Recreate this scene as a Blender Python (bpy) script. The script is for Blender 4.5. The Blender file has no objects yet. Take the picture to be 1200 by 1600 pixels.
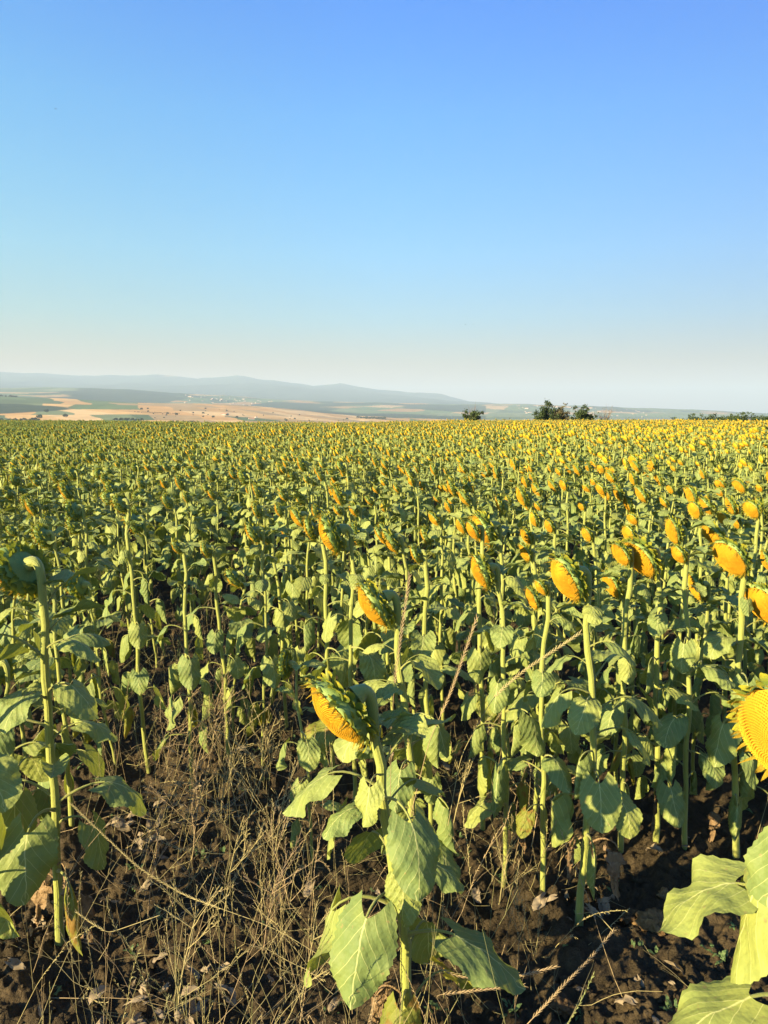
import bpy, math, random
import numpy as np
from mathutils import Vector, Matrix
PI = math.pi
R_ = math.radians
sc = bpy.context.scene

# ------------------------------------------------------------------ camera, world, sun, exposure
F, CX, CY, PITCH, H = 1100.0, 600.0, 800.0, R_(8.05), 2.0      # in pixels of the 1200 x 1600 photograph
cd = bpy.data.cameras.new("camera")
cam = bpy.data.objects.new("camera", cd); sc.collection.objects.link(cam)
cam.location = (0, 0, H); cam.rotation_euler = (PI/2-PITCH, 0, 0)
cd.sensor_fit = 'VERTICAL'; cd.sensor_height = 36; cd.lens = 36*F/1600
cd.clip_start = 0.05; cd.clip_end = 90000
sc.camera = cam

SUN_EL, SUN_AZ = 17.5, 235.0            # degrees; azimuth clockwise from +Y
w = bpy.data.worlds.new("World"); sc.world = w; w.use_nodes = True
nt = w.node_tree; nt.nodes.clear()
sky = nt.nodes.new('ShaderNodeTexSky'); sky.sky_type = 'NISHITA'; sky.sun_disc = False
sky.sun_elevation = R_(SUN_EL); sky.sun_rotation = R_(SUN_AZ)
sky.altitude = 300; sky.air_density = 1.0; sky.dust_density = 0.6; sky.ozone_density = 3.0
hs = nt.nodes.new('ShaderNodeHueSaturation'); hs.inputs['Saturation'].default_value = 1.0
bg = nt.nodes.new('ShaderNodeBackground'); bg.inputs[1].default_value = 0.115
wo = nt.nodes.new('ShaderNodeOutputWorld')
tcw = nt.nodes.new('ShaderNodeTexCoord'); spw = nt.nodes.new('ShaderNodeSeparateXYZ'); nt.links.new(tcw.outputs['Generated'], spw.inputs[0])
rw = nt.nodes.new('ShaderNodeValToRGB'); nt.links.new(spw.outputs[2], rw.inputs[0]); we = rw.color_ramp.elements       # tint of the air by height above the horizon
stops = ((0.0, (.60, .315, .235)), (.022, (.58, .315, .235)), (.066, (.515, .33, .235)), (.125, (.455, .505, .47)), (.207, (.455, .67, .70)), (.282, (.42, .74, .84)), (.36, (.375, .775, .98)), (.47, (.27, .70, 1.16)))
while len(we) < len(stops): we.new(.5)
for e_, (p_, c_) in zip(we, stops): e_.position = p_; e_.color = (*[v_/1.15 for v_ in c_], 1)
mx = nt.nodes.new('ShaderNodeMath'); mx.operation = 'MULTIPLY_ADD'; nt.links.new(spw.outputs[0], mx.inputs[0]); mx.inputs[1].default_value = .5; mx.inputs[2].default_value = .5
rx = nt.nodes.new('ShaderNodeValToRGB'); nt.links.new(mx.outputs[0], rx.inputs[0]); xe = rx.color_ramp.elements             # brighter towards the sun's side
xs_ = ((0.0, (1.35, 1.33, 1.2)), (.28, (1.30, 1.20, 1.02)), (.5, (1, 1, 1)), (.72, (.60, .63, .74)), (1.0, (.5, .55, .65)))
while len(xe) < len(xs_): xe.new(.5)
for e_, (p_, c_) in zip(xe, xs_): e_.position = p_; e_.color = (*[v_/1.35 for v_ in c_], 1)
mh = nt.nodes.new('ShaderNodeMixRGB'); mh.blend_type = 'MULTIPLY'; mh.inputs[0].default_value = 1; nt.links.new(rw.outputs[0], mh.inputs[1]); nt.links.new(rx.outputs[0], mh.inputs[2])
mw = nt.nodes.new('ShaderNodeMixRGB'); mw.blend_type = 'MULTIPLY'; mw.inputs[0].default_value = 1
nt.links.new(sky.outputs[0], mw.inputs[1]); nt.links.new(mh.outputs[0], mw.inputs[2]); nt.links.new(mw.outputs[0], hs.inputs['Color']); nt.links.new(hs.outputs[0], bg.inputs[0]); nt.links.new(bg.outputs[0], wo.inputs[0])

ld = bpy.data.lights.new("sun", 'SUN'); ld.energy = 5.0; ld.angle = R_(0.5); ld.color = (1.0, 0.80, 0.42)
sun = bpy.data.objects.new("sun", ld); sc.collection.objects.link(sun)
tosun = Vector((math.sin(R_(SUN_AZ))*math.cos(R_(SUN_EL)), math.cos(R_(SUN_AZ))*math.cos(R_(SUN_EL)), math.sin(R_(SUN_EL))))
sun.rotation_euler = tosun.to_track_quat('Z', 'Y').to_euler(); sun.location = (0, 0, 50)
vs = sc.view_settings
sc.display_settings.display_device = 'sRGB'
vs.view_transform = 'Standard'; vs.look = 'None'; vs.gamma = 1; vs.exposure = 2.07; vs.use_curve_mapping = False
sc.cycles.max_bounces = 6; sc.cycles.transparent_max_bounces = 8; sc.cycles.volume_bounces = 0

# ------------------------------------------------------------------ pixel rays (to measure positions off the photograph)
cp, sp = math.cos(PITCH), math.sin(PITCH)
def ray(px, py):
    a, b = (px-CX)/F, (CY-py)/F
    return np.array([a, cp+b*sp, -sp+b*cp])
def at_z(px, py, z=0.0):
    d = ray(px, py); t = (z-H)/d[2]; return np.array([0, 0, H])+d*t
def at_y(px, py, y):
    d = ray(px, py); return np.array([0, 0, H])+d*(y/d[1])
def project(p):
    x, y, z = p[0], p[1], p[2]-H
    dep = y*cp-z*sp; up = y*sp+z*cp
    return CX+F*x/dep, CY-F*up/dep, dep
def horizon_to_z(py, r):                 # height that a far point at range r needs to appear on picture row py
    el = math.atan((CY-py)/F)-PITCH
    return H+r*math.tan(el)
KC = 5.2e-5
def field_z(x, y):                       # broad shape of the hill the field lies on
    r2 = np.asarray(x, float)**2+np.asarray(y, float)**2
    r = np.sqrt(r2)
    dip = -.55*np.exp(-((np.asarray(x, float)+8+.06*r)/(.16*r+4))**2)*np.clip(r/120, 0, 1.3)**2
    return -KC*r2*(1+0.0006*np.asarray(x, float)) + dip - np.where(r > 170, 0.0009*(r-170)**2, 0)

# ------------------------------------------------------------------ noise
def vnoise(x, y, seed=0):
    rs = np.random.RandomState(seed); T = rs.rand(256, 256)
    xi = np.floor(x).astype(int); yi = np.floor(y).astype(int); fx = x-xi; fy = y-yi
    fx = fx*fx*(3-2*fx); fy = fy*fy*(3-2*fy)
    g = lambda a, b: T[a % 256, b % 256]
    return (g(xi, yi)*(1-fx)*(1-fy)+g(xi+1, yi)*fx*(1-fy)+g(xi, yi+1)*(1-fx)*fy+g(xi+1, yi+1)*fx*fy)*2-1
def fbm(x, y, o=4, seed=0):
    s, a = 0, 1.0
    for k in range(o):
        s = s+a*vnoise(x*2**k+13.7*k, y*2**k-7.1*k, seed+k); a *= .5
    return s

# ------------------------------------------------------------------ mesh builder
class MB:
    def __init__(s): s.v = []; s.f = []; s.uv = []; s.m = []; s.n = 0; s.sm = True
    def add(s, verts, faces, uvs=None, mat=0):
        verts = np.asarray(verts, float)
        s.v.append(verts); s.uv.append(np.zeros((len(verts), 2)) if uvs is None else np.asarray(uvs, float))
        f = np.asarray(faces, int)
        s.f.append(f+s.n); s.m.append(np.full(len(f), mat)); s.n += len(verts)
    def grid(s, P, UV=None, mat=0, close=False):
        nv, nu = P.shape[:2]
        idx = np.arange(nv*nu).reshape(nv, nu)
        if close: idx = np.concatenate([idx, idx[:, :1]], 1)
        a, b, c, d = idx[:-1, :-1], idx[:-1, 1:], idx[1:, 1:], idx[1:, :-1]
        s.add(P.reshape(-1, 3), np.stack([a, b, c, d], -1).reshape(-1, 4), None if UV is None else UV.reshape(-1, 2), mat)
    def tube(s, pts, rad, sides=6, mat=0, squash=1.0):
        pts = np.asarray(pts, float); n = len(pts); rad = np.broadcast_to(np.asarray(rad, float), (n,))
        T = np.gradient(pts, axis=0); T /= np.linalg.norm(T, axis=1)[:, None]+1e-9
        ref = np.array([0.31, 0.95, 0.05]) if abs(T[:, 1]).max() < .9 else np.array([0.95, 0.05, 0.3])
        U = np.cross(T, ref); U /= np.linalg.norm(U, axis=1)[:, None]+1e-9
        V = np.cross(T, U)
        a = np.arange(sides)/sides*2*PI
        P = pts[:, None]+rad[:, None, None]*(U[:, None]*np.cos(a)[None, :, None]+V[:, None]*np.sin(a)[None, :, None]*squash)
        L = np.concatenate([[0], np.cumsum(np.linalg.norm(np.diff(pts, axis=0), axis=1))])
        UV = np.stack(np.broadcast_arrays((a/(2*PI))[None, :], L[:, None]), -1)
        s.grid(P, UV, mat, close=True)
    def mesh(s, name, mats, smooth=True):
        me = bpy.data.meshes.new(name)
        if not s.v: return me
        V = np.concatenate(s.v); UV = np.concatenate(s.uv)
        q = [f for f in s.f if f.shape[1] == 4]; t = [f for f in s.f if f.shape[1] == 3]
        mq = [m for f, m in zip(s.f, s.m) if f.shape[1] == 4]; mt = [m for f, m in zip(s.f, s.m) if f.shape[1] == 3]
        loops = np.concatenate([x.ravel() for x in q+t]); nq = sum(map(len, q)); ntr = sum(map(len, t))
        me.vertices.add(len(V)); me.vertices.foreach_set('co', V.ravel())
        me.loops.add(len(loops)); me.loops.foreach_set('vertex_index', loops)
        me.polygons.add(nq+ntr)
        st = np.concatenate([np.arange(nq)*4, nq*4+np.arange(ntr)*3])
        me.polygons.foreach_set('loop_start', st)
        me.polygons.foreach_set('material_index', np.concatenate(mq+mt))
        me.polygons.foreach_set('use_smooth', np.full(nq+ntr, smooth))
        ul = me.uv_layers.new(name='UVMap'); ul.data.foreach_set('uv', UV[loops].ravel())
        for m in mats: me.materials.append(m)
        me.update(calc_edges=True); me.validate()
        return me
def xf(P, M):                            # numpy points through a mathutils matrix
    A = np.array(M); return P@A[:3, :3].T+A[:3, 3]
def append_mb(dst, src, M, matmap=None):
    for v, f, uv, m in zip(src.v, src.f, src.uv, src.m):
        pass
    if not src.v: return
    V = xf(np.concatenate(src.v), M); base = dst.n
    dst.v.append(V); dst.uv.append(np.concatenate(src.uv)); dst.n += len(V)
    for f, m in zip(src.f, src.m):
        dst.f.append(f+base); dst.m.append(m if matmap is None else np.full(len(m), matmap))

def link(name, me, parent=None, loc=None):
    o = bpy.data.objects.new(name, me); sc.collection.objects.link(o)
    if parent: o.parent = parent
    if loc is not None: o.location = loc
    return o
def empty(name, loc, label, cat, group=None):
    o = bpy.data.objects.new(name, None); sc.collection.objects.link(o); o.location = loc; o.empty_display_size = .1
    tag(o, label, cat, group); return o
def tag(o, label=None, cat=None, group=None, kind=None):
    if label: o['label'] = label
    if cat: o['category'] = cat
    if group: o['group'] = group
    if kind: o['kind'] = kind
    return o

# ------------------------------------------------------------------ materials
class NT:
    def __init__(s, name):
        s.m = bpy.data.materials.new(name); s.m.use_nodes = True; s.t = s.m.node_tree; s.t.nodes.clear()
        s.out = s.n('ShaderNodeOutputMaterial')
    def n(s, t, **kw):
        x = s.t.nodes.new(t)
        for k, v in kw.items(): setattr(x, k, v)
        return x
    def l(s, a, b): s.t.links.new(a, b)
    def val(s, x, inp):
        if hasattr(x, 'is_output'): s.l(x, inp)
        else: inp.default_value = x
    def math(s, op, a, b=0.0, c=None):
        x = s.n('ShaderNodeMath', operation=op); s.val(a, x.inputs[0]); s.val(b, x.inputs[1])
        if c is not None: s.val(c, x.inputs[2])
        return x.outputs[0]
    def mix(s, f, a, b, mode='MIX'):
        x = s.n('ShaderNodeMixRGB', blend_type=mode); s.val(f, x.inputs[0])
        for v, i in ((a, 1), (b, 2)):
            if isinstance(v, tuple): x.inputs[i].default_value = (*v, 1)
            else: s.l(v, x.inputs[i])
        return x.outputs[0]
    def ramp(s, f, stops):
        x = s.n('ShaderNodeValToRGB'); s.l(f, x.inputs[0]); e = x.color_ramp.elements
        while len(e) < len(stops): e.new(0.5)
        for k, (p, c) in enumerate(stops): e[k].position = p; e[k].color = (*c, 1)
        return x.outputs[0]
    def noise(s, scale, detail=3, vec=None, rough=.5, w=None):
        x = s.n('ShaderNodeTexNoise'); x.inputs['Scale'].default_value = scale; x.inputs['Detail'].default_value = detail; x.inputs['Roughness'].default_value = rough
        if vec is not None: s.l(vec, x.inputs['Vector'])
        return x.outputs['Fac']
    def bump(s, h, strength, dist=0.01):
        x = s.n('ShaderNodeBump'); x.inputs['Strength'].default_value = strength; x.inputs['Distance'].default_value = dist; s.l(h, x.inputs['Height']); return x.outputs[0]
def obj_coord(N): return N.n('ShaderNodeTexCoord').outputs['Object']
def rnd(N): return N.n('ShaderNodeObjectInfo').outputs['Random']

def leaf_material(name, c_dark, c_light, vein, transl, tcol, spec=0.25, rough=0.62, blotch=None, veins=True, bumps=0.9, tipc=None):
    N = NT(name)
    uv = N.n('ShaderNodeUVMap').outputs[0]; sep = N.n('ShaderNodeSeparateXYZ'); N.l(uv, sep.inputs[0])
    u, v = sep.outputs[0], sep.outputs[1]
    oc = obj_coord(N)
    r = rnd(N)
    nz = N.noise(14, 3, oc)
    shift = N.math('ADD', N.math('MULTIPLY', nz, .6), N.math('MULTIPLY', r, .55))
    shift = N.math('SUBTRACT', shift, .1)
    col = N.mix(shift, c_dark, c_light)
    nfine = N.noise(90, 2, oc)
    col = N.mix(N.math('MULTIPLY', nfine, .35), col, c_dark)
    sp_ = N.math('MULTIPLY', N.math('SUBTRACT', N.noise(60, 2, oc), .68), 14.0); sp_ = N.math('MINIMUM', N.math('MAXIMUM', sp_, 0.0), .7)
    col = N.mix(sp_, col, (.24, .19, .08))
    au = N.math('ABSOLUTE', u)
    h = nfine
    if veins:
        mid = N.math('SUBTRACT', 1.0, N.math('SMOOTH_MIN', N.math('DIVIDE', au, N.math('SUBTRACT', 0.035, N.math('MULTIPLY', v, .02))), 1.0, .1))
        side = N.math('SUBTRACT', v, N.math('ADD', N.math('MULTIPLY', au, .8), N.math('MULTIPLY', N.noise(9, 2, oc), .12)))
        fr = N.math('ABSOLUTE', N.math('SUBTRACT', N.math('FRACT', N.math('MULTIPLY', side, 3.6)), .5))      # .5 at the vein
        sv = N.math('MULTIPLY', N.math('SUBTRACT', fr, .465), 26.0); sv = N.math('MAXIMUM', sv, 0.0)
        sv = N.math('MULTIPLY', sv, N.math('SUBTRACT', 1.0, N.math('MULTIPLY', au, .8)))
        vm = N.math('MINIMUM', N.math('MAXIMUM', mid, sv), 1.0)
        col = N.mix(N.math('MULTIPLY', vm, .75), col, vein)
        puff = N.math('SUBTRACT', .5, fr)
        h = N.math('ADD', N.math('MULTIPLY', puff, .45), N.math('ADD', N.math('MULTIPLY', nfine, .35), N.math('MULTIPLY', N.noise(35, 2, oc), .9)))
    if tipc:
        tf = N.math('MULTIPLY', N.math('SUBTRACT', v, .35), 1.5); tf = N.math('MINIMUM', N.math('MAXIMUM', tf, 0.0), 1.0)
        col = N.mix(tf, col, tipc)
    if blotch:
        b = N.noise(22, 4, oc); bm = N.math('MULTIPLY', N.math('SUBTRACT', b, .52), 9.0); bm = N.math('MINIMUM', N.math('MAXIMUM', bm, 0.0), 1.0)
        col = N.mix(bm, col, blotch)
    P = N.n('ShaderNodeBsdfPrincipled'); N.l(col, P.inputs['Base Color']); P.inputs['Roughness'].default_value = rough
    P.inputs['Specular IOR Level'].default_value = spec
    b = N.bump(h, bumps, 0.007); N.l(b, P.inputs['Normal'])
    T = N.n('ShaderNodeBsdfTranslucent'); N.l(N.mix(.6, col, tcol), T.inputs[0]); N.l(b, T.inputs['Normal'])
    M = N.n('ShaderNodeMixShader'); M.inputs[0].default_value = transl
    N.l(P.outputs[0], M.inputs[1]); N.l(T.outputs[0], M.inputs[2]); N.l(M.outputs[0], N.out.inputs[0])
    return N.m
def simple_material(name, c1, c2, scale=20, rough=.7, spec=.2, bump=.3, dist=.003, stretch=None, c3=None, detail=4):
    N = NT(name); oc = obj_coord(N)
    if stretch:
        mp = N.n('ShaderNodeMapping'); mp.inputs['Scale'].default_value = stretch; N.l(oc, mp.inputs[0]); oc = mp.outputs[0]
    nz = N.noise(scale, detail, oc, .6)
    f = N.math('ADD', N.math('MULTIPLY', N.math('SUBTRACT', nz, .5), 1.8), N.math('ADD', .25, N.math('MULTIPLY', rnd(N), .5)))
    cl = N.n('ShaderNodeClamp'); N.l(f, cl.inputs[0])
    col = N.mix(cl.outputs[0], c1, c2)
    if c3:
        n2 = N.noise(scale*.23, 2, oc); f2 = N.math('MULTIPLY', N.math('SUBTRACT', n2, .55), 6.0); c_ = N.n('ShaderNodeClamp'); N.l(f2, c_.inputs[0])
        col = N.mix(c_.outputs[0], col, c3)
    P = N.n('ShaderNodeBsdfPrincipled'); N.l(col, P.inputs['Base Color']); P.inputs['Roughness'].default_value = rough; P.inputs['Specular IOR Level'].default_value = spec
    N.l(N.bump(nz, bump, dist), P.inputs['Normal']); N.l(P.outputs[0], N.out.inputs[0]); return N.m

M_LEAF = leaf_material('sunflower_leaf', (.095, .155, .058), (.33, .345, .080), (.60, .60, .26), .20, (.44, .48, .03))
M_LEAFY = leaf_material('yellowing_leaf', (.13, .16, .03), (.26, .25, .04), (.38, .36, .12), .3, (.5, .45, .03), blotch=(.20, .12, .03))
M_DEAD = leaf_material('withered_leaf', (.12, .075, .04), (.28, .19, .11), (.3, .2, .1), .12, (.3, .18, .06), veins=False, bumps=1.0)
M_BRACT = leaf_material('bract_green', (.12, .20, .04), (.29, .34, .05), (.3, .36, .1), .28, (.45, .50, .03), veins=False, tipc=(.60, .52, .035))
M_PETAL = leaf_material('withered_petal', (.50, .34, .03), (.60, .44, .05), (.7, .5, .1), .3, (.8, .5, .02), veins=False)
M_WEED = leaf_material('weed_leaf', (.07, .12, .05), (.13, .19, .07), (.2, .25, .1), .2, (.3, .4, .05), veins=False)
def stem_material(name, c1, c2):
    N = NT(name); uv = N.n('ShaderNodeUVMap').outputs[0]; oc = obj_coord(N)
    mp = N.n('ShaderNodeMapping'); mp.inputs['Scale'].default_value = (22, 3, 1); N.l(uv, mp.inputs[0])
    st = N.noise(1.0, 3, mp.outputs[0]); nz = N.noise(25, 3, oc)
    col = N.mix(st, c1, c2)
    sep = N.n('ShaderNodeSeparateXYZ'); N.l(uv, sep.inputs[0])
    low = N.math('SUBTRACT', .35, N.math('MULTIPLY', sep.outputs[1], 3.5)); cl = N.n('ShaderNodeClamp'); N.l(low, cl.inputs[0])
    col = N.mix(cl.outputs[0], col, (.22, .17, .07))
    col = N.mix(N.math('MULTIPLY', nz, .35), col, c1)
    P = N.n('ShaderNodeBsdfPrincipled'); N.l(col, P.inputs['Base Color']); P.inputs['Roughness'].default_value = .55; P.inputs['Specular IOR Level'].default_value = .3
    ridg = N.math('ADD', st, N.math('MULTIPLY', N.noise(160, 2, oc), .4))
    N.l(N.bump(ridg, .9, .004), P.inputs['Normal'])
    P.inputs['Sheen Weight'].default_value = .25; P.inputs['Sheen Roughness'].default_value = .4
    N.l(P.outputs[0], N.out.inputs[0]); return N.m
M_STEM = stem_material('sunflower_stem', (.15, .19, .04), (.38, .385, .10))
def disc_material():
    N = NT('seed_disc'); uv = N.n('ShaderNodeUVMap').outputs[0]; sep = N.n('ShaderNodeSeparateXYZ'); N.l(uv, sep.inputs[0])
    rr = sep.outputs[0]; tip = sep.outputs[1]
    nz = N.noise(30, 3, obj_coord(N)); r = rnd(N)
    f = N.math('ADD', rr, N.math('MULTIPLY', N.math('SUBTRACT', nz, .5), .35))
    col = N.ramp(f, [(0, (.40, .21, .012)), (.35, (.53, .295, .015)), (.8, (.60, .35, .020)), (1, (.56, .37, .04))])
    col = N.mix(N.math('MULTIPLY', r, .45), col, (.44, .20, .010))
    col = N.mix(N.math('SUBTRACT', 1.0, tip), col, (.36, .19, .012))
    P = N.n('ShaderNodeBsdfPrincipled'); N.l(col, P.inputs['Base Color']); P.inputs['Roughness'].default_value = .7; P.inputs['Specular IOR Level'].default_value = .15
    N.l(N.bump(N.noise(220, 2, obj_coord(N)), .4, .002), P.inputs['Normal'])
    N.l(P.outputs[0], N.out.inputs[0]); return N.m
M_DISC = disc_material()
M_BACK = simple_material('flower_back', (.16, .24, .065), (.25, .33, .10), 30, .6, .25, .5, .004)
def soil_material():
    N = NT('soil'); oc = obj_coord(N)
    n1 = N.noise(3.0, 6, oc, .65); n2 = N.noise(38, 6, oc, .7); n3 = N.noise(.35, 3, oc)
    f = N.math('ADD', N.math('MULTIPLY', n1, .55), N.math('MULTIPLY', n2, .45))
    col = N.ramp(f, [(.3, (.034, .025, .017)), (.5, (.066, .048, .031)), (.68, (.145, .10, .058))])
    col = N.mix(N.math('MULTIPLY', n3, .5), col, (.050, .043, .022))
    P = N.n('ShaderNodeBsdfPrincipled'); N.l(col, P.inputs['Base Color']); P.inputs['Roughness'].default_value = .95; P.inputs['Specular IOR Level'].default_value = .1
    h = N.math('ADD', n2, N.math('MULTIPLY', N.noise(120, 5, oc, .7), .6))
    N.l(N.bump(h, 1.0, .02), P.inputs['Normal']); N.l(P.outputs[0], N.out.inputs[0]); return N.m
M_SOIL = soil_material()
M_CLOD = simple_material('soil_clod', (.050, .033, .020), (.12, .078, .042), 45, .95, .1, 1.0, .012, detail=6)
M_CLODL = simple_material('sunlit_clod', (.13, .080, .038), (.26, .17, .085), 60, .95, .1, 1.0, .012, detail=6)  # lighter copy of the clod soil, sunlight painted into its colour
M_STRAW = simple_material('straw', (.22, .19, .09), (.42, .35, .18), 3, .6, .25, .1, c3=(.17, .20, .08))
M_STRAWR = simple_material('reddish_straw', (.23, .165, .105), (.38, .29, .165), 5, .6, .25, .1)
M_LITTER = simple_material('leaf_litter', (.13, .10, .07), (.30, .24, .17), 12, .85, .1, .4)
M_BARK = simple_material('bark', (.09, .065, .045), (.16, .12, .09), 3, .9, .1, .5)
M_TWIG = simple_material('bare_twig', (.16, .115, .09), (.25, .18, .14), 3, .9, .1, .2)
M_BUSH = leaf_material('bush_leaf', (.030, .050, .018), (.065, .095, .030), (.1, .1, .05), .15, (.12, .16, .02), veins=False)
M_BUSHR = leaf_material('reddish_bush_leaf', (.075, .070, .035), (.13, .11, .06), (.1, .1, .05), .15, (.2, .16, .05), veins=False)
M_FTREE = simple_material('distant_foliage', (.030, .045, .018), (.055, .075, .028), .3, .9, .1, .3)

# ------------------------------------------------------------------ leaf
STY = {  # blade elevation at its base and tip (degrees), fold, curl, petiole lift
 'up':   ((5, 30), (-25, 5), (.10, .35), (.1, .4), (35, 60)),
 'mid':  ((-35, 0), (-75, -35), (-.25, .35), (-.8, .3), (25, 50)),
 'hang': ((-68, -35), (-96, -68), (-.35, .15), (-.8, .15), (15, 45)),
 'limp': ((-85, -65), (-105, -85), (-1.1, -.5), (-1.6, -.6), (10, 40)),
}
def leaf_mb(rng, sty='mid', L=.16, nu=10, nv=26, pet=.14, psides=5, crumple=0.0):
    mb = MB(); u_ = rng.uniform
    s = STY[sty]; a0, a1, fold, curl, lift = (R_(u_(*s[0])), R_(u_(*s[1])), u_(*s[2]), u_(*s[3]), R_(u_(*s[4])))
    pet *= u_(.7, 1.25); W = L*u_(.88, 1.08); yaw = u_(-.5, .5); roll = u_(-.5, .5)
    n = 8 if nu > 6 else 5
    t = np.linspace(0, 1, n); el = lift+(a0-lift)*t**1.7
    st = pet/(n-1)
    px = np.concatenate([[0], np.cumsum(np.cos(el[:-1])*st)]); pz = np.concatenate([[0], np.cumsum(np.sin(el[:-1])*st)])
    pp = np.stack([px, px*0, pz], 1)
    pr = np.linspace(.0050, .0026, n)*L/.16; pr[0] *= 1.4
    mb.tube(pp, pr, psides, mat=1)
    T = np.linspace(0, 1, nv)
    e = a0+(a1-a0)*T**.8; az = yaw*T**1.3*1.2
    dx, dy, dz = np.cos(e)*np.cos(az), np.cos(e)*np.sin(az), np.sin(e)
    D = np.stack([dx, dy, dz], 1); Mid = pp[-1]+np.concatenate([[[0, 0, 0]], np.cumsum(D[:-1]*L/(nv-1), 0)])
    U = np.stack([-np.sin(az), np.cos(az), az*0], 1); Nn = np.cross(D, U)
    rl = roll*T; U2 = U*np.cos(rl)[:, None]+Nn*np.sin(rl)[:, None]; N2 = np.cross(D, U2)
    wprof = (1-T)**.58*(T+.035)**.40; wprof /= wprof.max(); wd = wprof*W/2
    uu = np.linspace(-1, 1, nu+1); au = np.abs(uu)
    fa = fold+curl*au/2
    off_y = np.sign(uu)*au*np.cos(fa); off_z = au*np.sin(fa)
    ph1, ph2 = u_(0, 6), u_(0, 6); k = u_(9, 15); amp = u_(.04, .11)*L
    P = Mid[:, None]+U2[:, None]*(off_y[None]*wd[:, None])[..., None]+N2[:, None]*(off_z[None]*wd[:, None])[..., None]
    back = -(.30*W)*(au[None]**1.6)*((1-T[:, None])**2.6)+.10*W*au[None]**2*T[:, None]
    P += D[:, None]*back[..., None]
    side = np.where(uu < 0, ph1, ph2)
    wave = amp*au[None]**2*np.sin(T[:, None]*k+side[None])*np.sin(PI*np.clip(T, .03, 1))[:, None]
    P += N2[:, None]*wave[..., None]
    g1 = fbm(P[..., 0]/L*3+ph1*5, P[..., 1]/L*3+P[..., 2]/L*2.3, 3, 15)
    P += N2[:, None]*(.050*L*g1*np.clip(T[:, None]*4, 0, 1)*(.4+.6*au[None]))[..., None]+U2[:, None]*(.03*L*fbm(T*4+ph2, T*0+ph1, 2, 19)*T)[:, None, None]
    # quilting between the side veins, serrated edge
    vv = T[:, None]-.55*au[None]*.5
    P += N2[:, None]*((.0028*L*(1+fbm(T*6+ph2, T*0, 2, 33))[:, None])*np.cos(vv*4*2*PI+2*np.sin(T[:, None]*5+ph1))*au[None]*(1-au[None]**4))[..., None]
    if nv > 12:
        saw = ((np.arange(nv)*.5) % 1)*(.075*W)*wprof
        P[:, 0] -= U2*(saw*-1)[:, None]*.8; P[:, -1] -= U2*saw[:, None]*.8
    P += (rng.rand(*P.shape)-.5)*.006*L
    if crumple:
        q = P*1.0
        P += crumple*L*np.stack([fbm(q[..., 0]*28+3, q[..., 2]*28, 3, 5), fbm(q[..., 0]*30, q[..., 1]*30+9, 3, 8), fbm(q[..., 1]*28, q[..., 2]*28+5, 3, 11)], -1)
        P[..., 1] *= .65
    UV = np.stack(np.broadcast_arrays(uu[None]*np.maximum(wprof, .25)[:, None], (T[:, None]+back/L)), -1)
    mb.grid(P, UV, 0)
    return mb
rng = np.random.RandomState(7)
LIB = {}; LIBLO = {}
for st_, cnt in (('up', 7), ('mid', 9), ('hang', 9), ('limp', 6)):
    LIB[st_] = []; LIBLO[st_] = []
    for k in range(cnt):
        mb = leaf_mb(np.random.RandomState(100+k+len(st_)*17), st_)
        LIB[st_].append((mb.mesh('leaf', [M_LEAF, M_STEM]), mb.mesh('leaf', [M_LEAFY, M_STEM])))
        LIBLO[st_].append(leaf_mb(np.random.RandomState(100+k+len(st_)*17), st_, nu=4, nv=8, psides=3))
DEADLIB = [leaf_mb(np.random.RandomState(900+k), 'limp', L=.15, crumple=.22, nu=10, nv=20).mesh('dead_leaf', [M_DEAD, M_DEAD]) for k in range(5)]
TINY = {s_: [leaf_mb(np.random.RandomState(300+k), s_, nu=2, nv=4, psides=3) for k in range(3)] for s_ in STY}

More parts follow.
